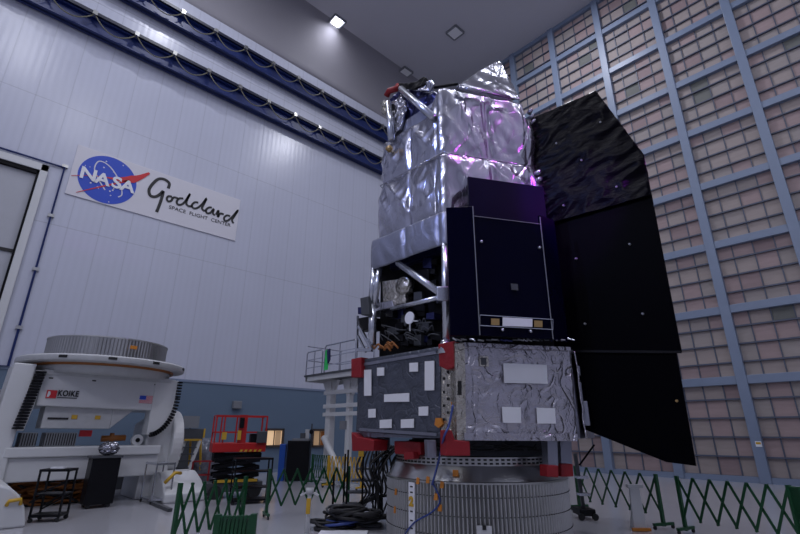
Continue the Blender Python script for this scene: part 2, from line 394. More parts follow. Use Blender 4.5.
crane(18.35, 19.15, 'lower blue crane rail with a looped cable on the white wall', 0)
crane(21.02, 21.82, 'upper blue crane rail with a looped cable just under the ceiling', 0)

# ---- ceiling lights
def clight(x, y, label, lit):
    t = thing('ceiling_light', (x, y, HC-.12), label, 'ceiling light', 'square ceiling lights')
    b = MB(); s = .42
    for q in (-1, 1): b.bbox((x+q*s-.05, y-s, HC-.12), (x+q*s+.05, y+s, HC-.001)); b.bbox((x-s, y+q*s-.05, HC-.12), (x+s, y+q*s+.05, HC-.001))
    b.build('frame', 'grey', t)
    s = .37 if not lit else .26
    MB().bbox((x-s, y-s, HC-.10), (x+s, y+s, HC-.06)).build('diffuser', 'lamp' if lit else 'lampoff', t)
p = fl(337, 21.5, HC); clight(p.x, p.y, 'bright lit square ceiling light, the only one glowing', True)
p1 = fl(455, 32, HC); clight(p1.x, p1.y, 'unlit square ceiling light, higher and to the right of the other unlit one', False)
p2 = fl(405, 72, HC); clight(p2.x, p2.y, 'unlit square ceiling light just above the top corner of the telescope', False)

# ================================================================== BANNER
XB = .05
A = hx(78, 145, XB); Bq = hx(240, 200, XB); C = hx(235, 242, XB)
yb0, yb1, zb1, zb0 = 1.44, 8.53, 13.02, 10.74
t = thing('wall_sign', (0.03, (yb0+yb1)/2, zb0), 'white agency banner with round blue emblem and handwritten name on the white wall', 'sign')
MB().bbox((.0, yb0, zb0), (XB, yb1, zb1)).build('board', 'banner', t)
def bp_(cx, cy, ox, oy, sc_, x=XB+.012): return hx(ox+cx/sc_, oy+cy/sc_, x)
Pm = lambda cx, cy, x=XB+.012: bp_(cx, cy, 60, 130, 5.34, x)
L_, R_, T_, B_ = Pm(85, 262), Pm(415, 268), Pm(238, 132), Pm(268, 400)
ec = Vector((XB, (L_.y+R_.y)/2, (T_.z+B_.z)/2)); er = ((R_.y-L_.y)+(T_.z-B_.z))/4
em = MB().cyl(ec, ec+Vector((.01, 0, 0)), er, er, 64).build('emblem', 'blueink', t)
for _ in range(16):
    a = random.random()*6.28; r = er*(.35+.6*random.random()); s = .018+.02*random.random()
    MB().cyl(ec+Vector((.010, r*math.cos(a), r*math.sin(a))), ec+Vector((.014, r*math.cos(a), r*math.sin(a))), s, s, 6).build('star', 'banner', em)
# orbit
orb = [(190, 245), (185, 200), (205, 168), (240, 175), (275, 205), (305, 250), (325, 300), (330, 345), (310, 358)]
def smooth_pts(pts, n=6):
    out = []
    for i in range(len(pts)-1):
        p0 = pts[max(i-1, 0)]; p1 = pts[i]; p2 = pts[i+1]; p3 = pts[min(i+2, len(pts)-1)]
        for k in range(n):
            u = k/n
            out.append(tuple(.5*((2*p1[j])+(-p0[j]+p2[j])*u+(2*p0[j]-5*p1[j]+4*p2[j]-p3[j])*u*u+(-p0[j]+3*p1[j]-3*p2[j]+p3[j])*u**3) for j in range(len(p1))))
    out.append(tuple(pts[-1])); return out
def ribbon(mb, pts, ws, thick=.006):
    """flat stroke in the wall plane, pts list of Vectors (x const)"""
    n = len(pts); L = []; Rr = []
    for i, p in enumerate(pts):
        d = (pts[min(i+1, n-1)]-pts[max(i-1, 0)]); d.x = 0
        if d.length < 1e-6: d = Vector((0, 1, 0))
        d.normalize(); nn = Vector((0, -d.z, d.y)); w = ws(i/(n-1)) if callable(ws) else ws
        L.append(p+nn*w/2); Rr.append(p-nn*w/2)
    vs = L+Rr; vs2 = [v+Vector((thick, 0, 0)) for v in vs]; fs = []
    for i in range(n-1):
        fs += [(i, i+1, n+i+1, n+i), (2*n+i, 3*n+i, 3*n+i+1, 2*n+i+1), (i, 2*n+i, 2*n+i+1, i+1), (n+i, n+i+1, 3*n+i+1, 3*n+i)]
    mb.add(vs+vs2, fs)
b = MB(); ribbon(b, [Pm(*p) for p in smooth_pts(orb)], .045); ribbon(b, [Pm(*p) for p in smooth_pts([(195, 240), (212, 275), (240, 320)])], .05)
b.build('orbit_line', 'banner', em)
b = MB()
up1 = [(60, 243), (150, 243), (230, 250), (300, 262), (370, 264), (420, 255), (478, 230)]
ribbon(b, [Pm(*p, XB+.02) for p in smooth_pts(up1)], lambda u: .02+.33*max(0, 1-abs(u-.72)/.38)**1.2)
lo1 = [(85, 333), (150, 318), (230, 300), (300, 285), (370, 270)]
ribbon(b, [Pm(*p, XB+.02) for p in smooth_pts(lo1)], lambda u: .02+.07*u)
b.build('swoosh', 'redink', em)
for ch, cx, cy in (('N', 152, 238), ('A', 228, 264), ('S', 303, 284), ('A', 362, 303)):
    text_mesh(ch, .72, 'letter', 'patch', em, Pm(cx, cy, XB+.034), (0, 1, 0), (0, 0, 1), offset=.022, sx=1.1, shear=.0)
# handwriting
Pg = lambda p: bp_(p[0], p[1], 150, 160, 5.34)
strokes = [
 [(97, 152), (103, 125), (78, 104), (45, 102), (14, 128), (-5, 160), (2, 190), (28, 196), (52, 184), (70, 168), (62, 205), (50, 240), (35, 278)],
 [(118, 196), (98, 194), (90, 208), (98, 221), (114, 217), (122, 203), (134, 200), (150, 206)],
 [(178, 206), (156, 206), (143, 222), (150, 238), (172, 236), (194, 212), (214, 180), (200, 208), (194, 232), (206, 246), (226, 246)],
 [(258, 228), (240, 226), (224, 240), (230, 256), (250, 257), (276, 238), (302, 205), (286, 238), (278, 258), (288, 270), (300, 268)],
 [(330, 254), (314, 254), (300, 266), (304, 283), (322, 282), (340, 262), (336, 284), (346, 296)],
 [(352, 292), (366, 270), (362, 304), (374, 286), (394, 290)],
 [(428, 300), (410, 296), (396, 308), (400, 324), (418, 322), (442, 300), (470, 268), (448, 304), (438, 322), (446, 338)]]
b = MB()
for i, s in enumerate(strokes):
    pts = [Pg(p) for p in smooth_pts(s, 6)]
    ribbon(b, pts, (.13 if i == 0 else .10))
b.build('handwritten_name', 'blackink', t)
a0, a1 = Pg((80, 243)), Pg((448, 356))
text_mesh('SPACE  FLIGHT  CENTER', .25, 'subtitle', 'blackink', t, Vector((XB+.008, (a0.y+a1.y)/2, (a0.z+a1.z)/2)), (0, 1, 0), (0, 0, 1), sx=(a1.y-a0.y)/3.05)

# ================================================================== TELESCOPE
def dirv(deg): return RH*math.cos(math.radians(deg)) + FH*math.sin(math.radians(deg))
uF, uL = dirv(14.2), dirv(134.2); UP = Vector((0, 0, 1))
nF = uF.cross(UP).normalized(); nF = nF if nF.dot(FH) < 0 else -nF           # outward of the front face
nL = uL.cross(UP).normalized(); nL = nL if nL.dot(FH) < 0 else -nL
cen = V(1.95, 12.3, 0)
T = thing('space_telescope', (cen.x, cen.y, 1.6), 'tall silver-wrapped space telescope with black solar panels standing on the ribbed metal ring', 'telescope')
Bc = V(1.343, 9.65, 0)
ZB, ZT = 1.69, 3.56
hexb = [V(1.343, 9.65, 0), V(3.88, 10.29, 0), V(5.05, 12.45, 0), V(2.66, 14.95, 0), V(.12, 14.31, 0), V(-1.09, 12.15, 0)]
def inset(poly, k):
    c = sum(poly, Vector())/len(poly); return [c+(p-c)*k for p in poly]
b = MB(); b.prism([p+UP*ZB for p in inset(hexb, .965)], UP*(ZT-ZB-.05)); bus = b.build('bus', 'foil_grey', T)
b = MB(); b.prism([p+UP*(ZT-.07) for p in inset(hexb, .985)], UP*.06); b.build('deck', 'dgrey', T)
def onF(px, py, off=0.0): return hit(px, py, Bc+nF*off, nF)
def onL(px, py, off=0.0): return hit(px, py, Bc+nL*off, nL)
def crumple(amp, f, seed=0, ridge=1.0):
    def d(p, *a):
        e = .25 if (a and a[0] is True) else 1
        return e*amp*(ridge*(1-abs(nz(p, f, seed))*2)*.6+nz(p, f*2.3, seed+4)*.5+nz(p, f*5, seed+9)*.22)
    return d
# left (grey) and right (bright) blankets of the bus
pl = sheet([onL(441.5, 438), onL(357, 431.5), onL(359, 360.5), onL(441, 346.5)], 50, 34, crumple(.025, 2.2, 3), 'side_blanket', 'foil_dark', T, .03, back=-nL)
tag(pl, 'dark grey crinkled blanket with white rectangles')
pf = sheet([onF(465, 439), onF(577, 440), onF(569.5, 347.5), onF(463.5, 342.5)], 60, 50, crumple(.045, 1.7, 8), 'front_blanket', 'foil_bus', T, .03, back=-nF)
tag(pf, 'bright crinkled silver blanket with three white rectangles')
b = MB()
b.prism([onL(x, y, .035) for x, y in ((363, 363), (436, 351), (436.5, 354), (363.5, 366))], nL*.02)
b.build('blanket_edge', 'foil_grey', pl); b = MB(); b.prism([onL(x, y, .035) for x, y in ((360, 428), (437, 433), (437, 436), (360, 431))], nL*.02)
b.build('blanket_edge', 'foil_grey', pl)
c6 = lambda x, y: (345+x/4.108, 335+y/4.108)
for (x0, y0, x1, y1) in [(80, 142, 109, 250), (133, 133, 162, 168), (266, 113, 301, 151), (329, 106, 368, 228), (162, 238, 265, 275), (97, 303, 127, 340), (304, 293, 343, 332), (144, 346, 193, 383), (231, 344, 284, 382)]:
    MB().prism([onL(*c6(*q), .05) for q in ((x0, y0+(x1-x0)*.06), (x1, y0), (x1, y1-1), (x0, y1))], nL*.015).build('white_patch', 'patch', pl)
c7 = lambda x, y: (455+x/3.443, 335+y/3.443)
for q in [((166, 97), (315, 103), (318, 168), (169, 165)), ((161, 247), (225, 249), (227, 303), (164, 302)), ((280, 250), (343, 252), (346, 305), (283, 305))]:
    MB().prism([onF(*c7(*k), .07) for k in q], nF*.015).build('white_patch', 'patch', pf)
b = MB(); b.prism([onF(*c7(*k), .06) for k in ((82, 72), (113, 74), (114, 109), (84, 108))], nF*.03); b.prism([onF(*c7(*k), .09) for k in ((88, 78), (107, 79), (108, 103), (90, 102))], nF*.01, 1); b.build('inspection_port', ['goldfoil', 'dgrey'], pf)
# corner beam between the two faces
b = MB()
b.prism([onL(441.5, 345, .05), onL(456, 342.5, .05), onL(457.5, 440, .05), onL(441.5, 438, .05)], -nL*.3)
b.prism([onF(455, 342.5, .05), onF(465, 343, .05), onF(466, 440, .05), onF(457, 440, .05)], -nF*.3)
cb = b.build('corner_beam', 'goldfoil', T)
b = MB()
for i in range(13):
    y = 350+i*6.8
    b.prism([onL(443+(i % 2)*4, y, .052), onL(445+(i % 2)*4, y, .052), onL(445+(i % 2)*4, y+2.6, .052), onL(443+(i % 2)*4, y+2.6, .052)], nL*.01)
b.prism([onF(458, 381, .052), onF(461.5, 381, .052), onF(461.5, 395, .052), onF(458, 395, .052)], nF*.01)
b.build('bolt_holes', 'hole', cb)
MB().prism([onL(x, y, .06) for x, y in ((437, 418), (442, 418), (444, 424), (440, 428), (436, 425))], nL*.05).build('tape', 'orange', cb)
MB().prism([onL(x, y, .06) for x, y in ((452, 402), (459, 406), (460, 409), (453, 406))], nL*.04).build('tape', 'orange', cb)
# trim rails on the front blanket
b = MB(); b.bar(onF(464, 436.5, .08), onF(577, 437.5, .08), .05, .14); b.build('edge_strip', 'foil_bus', pf); b = MB(); b.bar(onF(464, 344.5, .07), onF(570, 349, .07), .05, .08)
b.build('edge_strip', 'foil_bus', pf)
# right-hand side pods of the bus
sp = MB()
u74 = dirv(68)
Rr = V(3.88, 10.27, 0)
sheet([Rr+UP*ZB, Rr+u74*1.2+UP*ZB, Rr+u74*1.2+UP*(ZT-.05), Rr+UP*(ZT-.05)], 12, 30, crumple(.03, 2, 12), 'end_blanket', 'foil_bus', T, .03, back=-dirv(-22))
for (za, zb_, o_) in ((3.0, 3.2, .06), (2.2, 2.85, .05), (1.95, 2.45, .13)):
    sp.prism([Rr+u74*.08+UP*za, Rr+u74*.5+UP*za, Rr+u74*.5+UP*zb_, Rr+u74*.08+UP*zb_], dirv(-22)*o_)
sp.build('side_pod', 'foil_grey', T, bevel=.01)
# red protective covers
def slab(poly, on, off, depth, n, name, m, par, bev=0.0):
    f = off+max(depth, 0)     # the traced outline is the face nearest the viewer, the body lies behind it
    return MB().prism([on(x, y, f) for x, y in poly], -n*abs(depth)).build(name, m, par, bevel=bev)
slab([(351, 359), (361, 357), (361, 377.5), (351, 377.5)], onL, -.1, .25, nL, 'red_cover', 'redcover', T, .02)
slab([(438, 344), (453, 341), (454, 367), (447, 370), (439, 366)], onL, -.1, .3, nL, 'red_cover', 'redcover', T, .02)
slab([(351, 432), (357, 437), (374, 440), (373, 451), (352, 451)], onL, -.3, .45, nL, 'red_cover', 'redcover', T, .02)
slab([(394, 441), (420, 442), (420.5, 455), (394.5, 454)], onL, -.7, .45, nL, 'red_cover', 'redcover', T, .02)
slab([(446, 430), (452, 430), (455, 440), (470, 441), (470.5, 456), (446, 456)], onF, -.25, .35, nF, 'red_cover', 'redcover', T, .02)
slab([(547, 465), (558.5, 465.5), (559, 477.5), (547.5, 477)], onF, -.2, .3, nF, 'red_cover', 'redcover', T, .02)
slab([(561, 464), (573, 464), (574, 476.5), (561.5, 477)], onF, -.45, .3, nF, 'red_cover', 'redcover', T, .02)
slab([(403, 452), (413, 451.5), (414, 459), (404, 460)], onL, -.35, .25, nL, 'red_cap', 'redcover', T, .02)
# legs below the bus
slab([(547.5, 439), (557.5, 439), (558.5, 466), (548.5, 466)], onF, -.25, .25, nF, 'leg', 'foil_grey', T, .01)
slab([(560, 439), (571.5, 439), (572.5, 465), (561.5, 465)], onF, -.75, .25, nF, 'leg', 'foil_grey', T, .01)
slab([(427, 440), (436, 440), (437, 458), (428, 458)], onF, -.5, .2, nF, 'leg', 'foil_grey', T, .01)
slab([(376, 436), (384, 437), (384, 450), (377, 450)], onL, -.5, .2, nL, 'leg', 'foil_grey', T, .01)
b = MB(); b.lathe([(1.8, 1.335), (1.6, ZB+.02)], (cen.x, cen.y, 0), 48); b.lathe([(1.8, 1.335), (.2, 1.335)], (cen.x, cen.y, 0), 48); b.build('adapter_cone', 'dgrey', T, True)
b = MB(); cr = Matrix.Identity(3)
for i in range(26):
    a = math.radians(YAW*57.3+180+random.uniform(20, 160)); r = 1.85
    p0 = Vector((cen.x+r*math.cos(a), cen.y+r*math.sin(a), 1.42+random.random()*.22)); a2 = a+random.uniform(.15, .5)
    p1 = Vector((cen.x+(r-.05)*math.cos(a2), cen.y+(r-.05)*math.sin(a2), 1.42+random.random()*.22))
    mid = (p0+p1)/2+UP*random.uniform(-.06, .08)
    b.tube([p0, mid, p1], .018, 5)
b.build('harness', 'rubber', T)
# ---- instrument bay (open, black) between bus and skirt
hexi = inset(hexb, .80)
b = MB(); b.prism([p+UP*(ZT-.02) for p in inset(hexb, .82)], UP*2.6); bay = b.build('instrument_bay', 'blackmatte', T)
def onB(px, py, off=0.0): return hit(px, py, V(1.08, 9.9, 0)+nL*off, nL)
# equipment boxes (lit edges)
rb = random.Random(3)
for i in range(34):
    x = rb.uniform(384, 434); y = rb.uniform(256 if x > 410 else 300, 342); w = rb.uniform(4, 12); h = rb.uniform(4, 12)
    m_ = rb.choice(['black', 'black', 'darkblue', 'dgrey', 'black', 'blackmatte'])
    slab([(x, y), (x+w, y-w*.1), (x+w, y+h), (x, y+h)], onB, -.55+rb.random()*.15, .1+rb.random()*.18, nL, 'instrument_box', m_, bay, .012)
b = MB()
for i in range(18):
    x = rb.uniform(382, 430); y = rb.uniform(325, 344)
    b.tube(smooth_pts([tuple(onB(x, y, -.12)), tuple(onB(x+rb.uniform(-4, 6), y-rb.uniform(2, 8), -.06)), tuple(onB(x+rb.uniform(4, 14), y+rb.uniform(-5, 3), -.12))], 4), .014, 5)
b.build('wire_bundle', 'dgrey', bay, True)
b = MB()
for i in range(10):
    x = rb.uniform(366, 392); y = rb.uniform(344, 352)
    b.tube(smooth_pts([tuple(onB(x, y, -.02)), tuple(onB(x+3, y-3, .03)), tuple(onB(x+7, y+1, -.02))], 4), .025, 5)
b.build('wire_bundle', 'orange_dark', bay, True)
gb = slab([(382, 281), (404, 278), (405.5, 303), (383, 307)], onB, -.5, .35, nL, 'electronics_box', 'goldfoil', T, .03)
slab([(375, 303), (392, 300), (394, 307), (376, 311)], onB, -.45, .4, nL, 'electronics_box', 'foil', T, .03)
b = MB(); c_ = onB(407, 287, -.3); b.cyl(c_, c_+nL*.2, .28, .22, 16); b.build('lens_barrel', 'goldfoil', T, True)
# white disc target
b = MB(); c_ = onB(410, 318, -.02); b.cyl(c_, c_+nL*.03, .15, .15, 24); b.bar(onB(410, 321, -.01), onB(410, 331, -.01), .03, .02); b.bar(onB(411, 321, -.01), onB(418, 321, -.01), .03, .02)
b.build('target_disc', 'patch', T)
# struts
def strut(p, q, r, m='chrome', name='strut'):
    o = MB().cyl(p, q, r, r, 14).build(name, m, T, True); return o
strut(onB(444.5, 235, .02), onB(446.5, 345, .02), .085)
strut(onB(398, 263, .0), onB(441, 293.5, .05), .085)
strut(onB(392, 309, -.1), onB(441, 297, .03), .06)
strut(onB(379.5, 268, .0), onB(374, 305, .0), .09)
strut(onB(373.8, 268, .05), onB(370.5, 306, .05), .08)
strut(onB(373, 305, .0), onB(372, 345, .0), .11)
c_ = onB(442.5, 295, .05); MB().box(c_, (.28, .28, .34), Matrix.Rotation(YAW, 3, 'Z')).build('strut_joint', 'chrome', T, bevel=.03)
c_ = onB(445.5, 340, .03); MB().cyl(c_, c_-UP*.3, .1, .2, 14).build('strut_foot', 'chrome', T, True)
# left outboard avionics
slab([(360, 298), (368, 296), (369, 315), (361, 315)], onB, -.2, .4, nL, 'avionics_box', 'dgrey', T, .02)
slab([(357.5, 307), (361, 307), (361, 314), (357.5, 314)], onB, -.1, .3, nL, 'avionics_box', 'darkblue', T, .02)
slab([(358.5, 318), (369.5, 316), (370, 329), (359, 331)], onB, -.3, .4, nL, 'avionics_box', 'black', T, .02)
b = MB(); b.bar(onB(357.5, 316, .1), onB(357, 352, .1), .05); b.bar(onB(359, 326, .1), onB(372, 350, .1), .07); b.bar(onB(358, 336, .1), onB(366, 352, .1), .05); b.bar(onB(357, 350, .1), onB(372, 350, .1), .08); b.build('bracket', 'chrome', T)
# ---- barrel blankets
def wrap(name, poly, ztop, zbot, disp, m, nrow=56, rnd=.12, seglen=.04, par=None, thick=.02):
    """blanket following a closed footprint polygon; ztop/zbot functions of (s, perimeter fraction index)"""
    P = []; n = len(poly)
    for i in range(n):
        p0, p1, p2 = poly[i-1], poly[i], poly[(i+1) % n]
        a = p1+(p0-p1).normalized()*rnd; c = p1+(p2-p1).normalized()*rnd
        for k in range(5):
            u = k/4; P.append((a*(1-u)**2+p1*2*u*(1-u)+c*u*u, i+u*.001))
        nx = p2+(p1-p2).normalized()*rnd; m_ = max(1, int((nx-c).length/seglen))
        for k in range(1, m_): P.append((c+(nx-c)*k/m_, i+k/m_))
    cc = sum(poly, Vector())/n; b = MB(); vs = []; fs = []; N = len(P)
    for j in range(nrow+1):
        v = j/nrow
        for i, (p, s) in enumerate(P):
            t_ = (P[(i+1) % N][0]-P[i-1][0]); nn = Vector((t_.y, -t_.x, 0)).normalized()
            if nn.dot(p-cc) < 0: nn = -nn
            z = zbot(s)*(1-v)+ztop(s)*v; q = Vector((p.x, p.y, z)); vs.append(q+nn*disp(q, s, v))
    for j in range(nrow):
        for i in range(N): fs.append((j*N+i, j*N+(i+1) % N, (j+1)*N+(i+1) % N, (j+1)*N+i))
    b.add(vs, fs); o = b.build(name, m, par or T, True); md = o.modifiers.new('solid', 'SOLIDIFY'); md.thickness = thick
    return o
def puff_(v): return math.sin(math.pi*min(max(v, 0), 1))**.6
def fold(amp, seed, billow=.1, fine=1.0):
    def d(q, s, v):
        sp_ = s-int(s) if not (5 > s >= 1) else 9
        pin = -.07*math.exp(-((sp_-.5)/.035)**2)-.05*math.exp(-((sp_-.97)/.02)**2)
        # long slanting pleats + puff between the top and bottom seams
        h1 = abs(noise.noise(Vector((q.x*1.5+q.z*.9+seed, q.y*1.5+q.z*.5, q.z*.35)))); h2 = abs(noise.noise(Vector((q.x*2.2-q.z*1.5, q.y*2.2-q.z*1.2+seed, q.z*.5)))); h3 = abs(noise.noise(Vector((q.x*3.6+seed, q.y*3.6-seed, q.z*1.0+seed))))
        cr = -(h1*.12+h2*.05+h3*.01)*(.45+.55*puff_(v))*fine
        a = noise.noise(Vector((q.x*1.3+seed+q.z*.25, q.y*1.3-q.z*.2, q.z*.42)))
        r = 1-abs(noise.noise(Vector((q.x*2.1-seed+q.z*.7, q.y*2.1+q.z*.5, q.z*.55))))*2.4
        f_ = noise.noise(Vector((q.x*5+seed, q.y*5, q.z*3.0+seed)))
        w = noise.noise(Vector((q.x*1.1, q.y*1.1+seed, q.z*1.1)))
        puff = math.sin(math.pi*min(max(v, 0), 1))**.6
        return cr + pin*puff + billow*puff + .5*amp*(a*.9+max(r, -.3)*.55*(.6+w)+f_*.22*fine)*(.35+.65*puff)
    return d
hb = [V(1.08, 9.9, 0), V(3.53, 10.55, 0), V(4.42, 12.85, 0), V(2.82, 14.5, 0), V(.37, 13.85, 0), V(-.52, 11.55, 0)]
# s: 0..1 = front face (left->right), 5..6 = left face (far-left -> front corner)
def ztop_u(s):
    if s >= 5: return 9.75+.65*max(0, (s-5.78)/.22)
    if s < 1: return 10.4
    return 9.9
up = wrap('barrel_blanket', hb, ztop_u, lambda s: 8.34, fold(.10, 3.1, .08), 'foil')
tag(up, 'upper tier of the wrinkled silver barrel blanket')
lo = wrap('barrel_blanket', hb, lambda s: 8.40, lambda s: 6.45, fold(.10, 17.7, .15), 'foil')
tag(lo, 'lower tier of the wrinkled silver barrel blanket')
hs = inset(hb, 1.05); hs[5] = hs[5]+uL*.22; hs[4] = hs[4]+uL*.2
sk = wrap('skirt_blanket', hs, lambda s: 6.72 if s >= 5 or s < .1 else 6.7, lambda s: 5.88 - (.0 if s > 5 else 0), fold(.05, 31, .04, .5), 'foil_grey', 20)
tag(sk, 'greyer silver skirt at the foot of the barrel')
# dark inner barrel filling the wrap
b = MB(); b.prism([p+UP*5.9 for p in inset(hb, .9)], UP*4.2); b.build('inner_barrel', 'darkblue', T)
# seam ropes
b = MB()
for z in (8.37,):
    pts = [p+UP*z for p in inset(hb, 1.02)]; b.tube(pts+[pts[0]], .012, 6)
b.build('seam', 'foil', T, True)
# ---- top : open frame on the left, tent on the right
def onU(px, py, off=0.0): return hit(px, py, V(1.08, 9.9, 0)+nL*off, nL)
polysheet([onU(391, 142, -.3), onU(392, 100, -.3), onU(402, 90, -.3), onU(430, 88, -.3), onU(440, 96, -.25), onU(437, 120, -.25), onU(415, 132, -.25)], 5, crumple(.16, 1.5, 5), 'inner_wrap', 'darkblue', T, .03, nL)
polysheet([onU(391, 140, -.12), onU(392, 103, -.12), onU(401, 94, -.12), onU(408, 108, -.12), onU(402, 130, -.12)], 5, crumple(.12, 2.5, 15), 'loose_blanket', 'foil', T, .02, nL)
polysheet([onU(420, 92, -.05), onU(425, 84, -.05), onU(432, 81.5, -.05), onU(435, 86, -.05), onU(431, 91, -.05)], 4, crumple(.12, 2.5, 25), 'loose_blanket', 'foil', T, .05, nL)
polysheet([onU(397.5, 83.5, .0), onU(410, 84, .0), onU(418, 81.5, .0), onU(424.5, 77, .0), onU(430, 81, .0), onU(424, 86, .0), onU(416, 90, .0), onU(404, 89, .0)], 4, crumple(.06, 2.5, 35), 'black_cloth', 'blackmatte', T, .03, nL)
strut(onU(401, 89, .08), onU(433.5, 117.5, .15), .10)
strut(onU(388.5, 103, .05), onU(391.5, 140, .12), .10)
strut(onU(396, 86, -.1), onU(434, 93, -.2), .04, 'chrome')
MB().tube([onU(386.5, 96, .05), onU(389, 91, .08), onU(397, 88.5, .08), onU(398, 86, .0)], .09, 10).build('red_clamp', 'redcover', T, True)
b = MB(); b.cyl(onU(384.5, 107, .0), onU(388, 103, .0), .16, .1, 10); b.cyl(onU(384, 112, .0), onU(388, 110, .0), .12, .1, 10); b.build('actuator', 'goldfoil', T, True)
c_ = onU(396, 148, .16); MB().cyl(onU(391, 147, .16), onU(388, 150, .16), .08, .1, 8).build('latch', 'gold', T, True)
MB().cyl(onU(434, 87.5, -.1), V(1.08, 9.95, 0)*0+onF(458, 84, -.35), .04, .035, 8).build('top_rod', 'blackmatte', T, True)
# tent
def onT(px, py, off=0.0): return hit(px, py, V(1.08, 9.9, 0)+nF*off, nF)
e0, e1 = onT(458, 86, -.02), onT(519, 100, -.02)
pk0, pk1 = onT(494.5, 62.5, -.5), onT(501, 62.5, -.5)
bk = onT(519, 99, -1.3)
polysheet([e0, e1, onT(508, 80, -.35), pk1, pk0, onT(478, 71.5, -.4)], 5, crumple(.06, 1.0, 51), 'aperture_cover', 'foil', T, .02, nF)
polysheet([e1, bk, pk1, onT(508, 80, -.35)], 4, crumple(.04, 1.0, 53), 'aperture_cover', 'foil', T, .02, dirv(-20))
polysheet([e0, onT(478, 71.5, -.4), pk0, pk1, bk, e0-nF*1.2], 3, crumple(.05, 1.3, 57), 'aperture_cover', 'foil', T, .02)
b = MB(); b.tube([onT(459, 87.5, .14), onT(480, 91, .16), onT(510, 98, .15)], .055, 8); b.build('cover_hinge', 'foil', T, True)
b = MB(); b.prism([p+UP*9.8 for p in inset(hb, .93)], UP*.45); b.build('barrel_rim', 'foil_grey', T)
# beads along the right corner of the barrel
for (x, y, r) in ((529, 113, .07), (531, 118, .06), (532, 123, .06), (537, 174, .09), (538, 181, .09)):
    c_ = onT(x, y, .05); MB().cyl(c_, c_+nF*.14, r, r*.6, 10).build('corner_clip', 'foil', T, True)
# ---- sunshield / solar panels
def vpanel(P, Q, h0, h1, name, m, par=T, th=.07):
    P, Q = V(P[0], P[1], 0), V(Q[0], Q[1], 0); n = (Q-P).cross(UP).normalized(); n = n if n.dot(FH) > 0 else -n
    return MB().prism([P+UP*h0, Q+UP*h0, Q+UP*h1, P+UP*h1], n*th).build(name, m, par, bevel=.006)
ZP0 = 3.66
pnl = [vpanel((1.03, 9.31), (1.615, 9.27), ZP0, 6.56, 'solar_panel', 'solar'),
       vpanel((1.625, 9.27), (3.225, 9.68), ZP0, 6.32, 'solar_panel', 'solar'),
       vpanel((3.24, 9.68), (3.66, 9.95), ZP0, 6.56, 'solar_panel', 'solar')]
tag(pnl[1], 'wide centre black solar panel')
vpanel((1.60, 9.55), (3.52, 10.03), 5.9, 7.5, 'solar_panel', 'solar_up')
b = MB()
P0, P1 = V(1.62, 9.255, 0), V(3.23, 9.665, 0)
def thinline(P, Q, w=.016): b.bar(P-FH*.01, Q-FH*.01, w, w)
thinline(P0+UP*ZP0, P0+UP*6.56); thinline(P1+UP*ZP0, P1+UP*6.5); thinline(P0+UP*6.32, P1+UP*6.32, .012)
b.build('panel_edge', 'grey', pnl[1])
def onP(px, py, off=0.0): return hit(px, py, P0+nF*off, nF)
b = MB()
for q0, q1 in (((480, 315), (553, 319.5)), ((480, 325.5), (553, 329.5)), ((480, 315), (480, 325.5)), ((553, 319.5), (553, 329.5))): b.bar(onP(*q0, .01), onP(*q1, .01), .015, .015)
b.build('label_frame', 'chrome', pnl[1])
MB().prism([onP(*q, .01) for q in ((502.5, 317.5), (532, 319), (532, 327), (502.5, 326))], nF*.02).build('white_label', 'patch', pnl[1])
for x, y in ((495, 322), (538, 324)): MB().prism([onP(*q, .01) for q in ((x-4, y-3.4), (x+4, y-3.0), (x+4, y+3.4), (x-4, y+3))], nF*.02).build('gold_patch', 'gold', pnl[1])
for x, y in ((481, 242), (539, 248), (502, 330), (530, 331.5)):
    c_ = onP(x, y, .01); MB().cyl(c_, c_+nF*.06, .04, .025, 10).build('grapple_stud', 'chrome', pnl[1], True)
c_ = onP(514.5, 287, .01); MB().box(c_, (.16, .02, .14), Matrix.Rotation(YAW+.25, 3, 'Z')).build('sensor_plate', 'dgrey', pnl[1])
for i in range(22):
    x = 452+i*5.4+random.uniform(-2, 2); MB().cyl(onP(x, 339+random.uniform(-1, 1), -.12), onP(x+random.uniform(2, 8), 340.5+random.uniform(-1, 1), -.05), .02, .015, 6).build('cable_tie', random.choice(['grey', 'chrome', 'dgrey', 'darkblue']), T)
# ---- side wing
k = 1.035
W0 = V(3.76*k, 10.26*k, 0); uW = RH*.774-FH*.633; nW = uW.cross(UP).normalized(); nW = nW if nW.dot(FH) < 0 else -nW
def onW(px, py, off=0.0): return hit(px, py, W0+nW*off, nW)
wp = MB().prism([onW(*q) for q in ((546, 218), (651, 192), (681.5, 351.5), (553, 351))], -nW*.06).build('side_wing', 'wing', T)
tag(wp, 'huge flat black side panel beside the silver barrel')
MB().prism([onW(*q, -.02) for q in ((553, 350), (676, 350.5), (696, 466), (666, 462), (581, 428), (556, 418))], -nW*.06).build('lower_flap', 'wing', wp)
bl = polysheet([onW(*q, .05) for q in ((531, 119), (596, 91), (644, 155), (650.5, 190), (651, 195), (548, 224), (536, 226))], 6,
               lambda p, e=False: .035*(1-abs(noise.noise(Vector((p.x*1.5, p.y*1.5, p.z*3.6-p.x*.9+1))))*3)*(.2 if e else 1), 'wing_blanket', 'wingb', wp, .03, nW)
tag(bl, 'crinkled black blanket')
for x, y in ((601, 123), (557, 144), (617, 187.5), (564, 206), (576.6, 259), (630, 244.6), (643, 314), (585.5, 324), (677, 401), (582, 161)):
    c_ = onW(x, y, .0 if y > 225 else .05); MB().cyl(c_, c_+nW*.06, .028, .024, 8).build('fastener', 'gold' if y > 390 else 'grey', wp)
b = MB(); b.bar(onW(557, 351, .03), onW(681.5, 352, .03), .02, .05); b.build('hinge_line', 'black', wp)

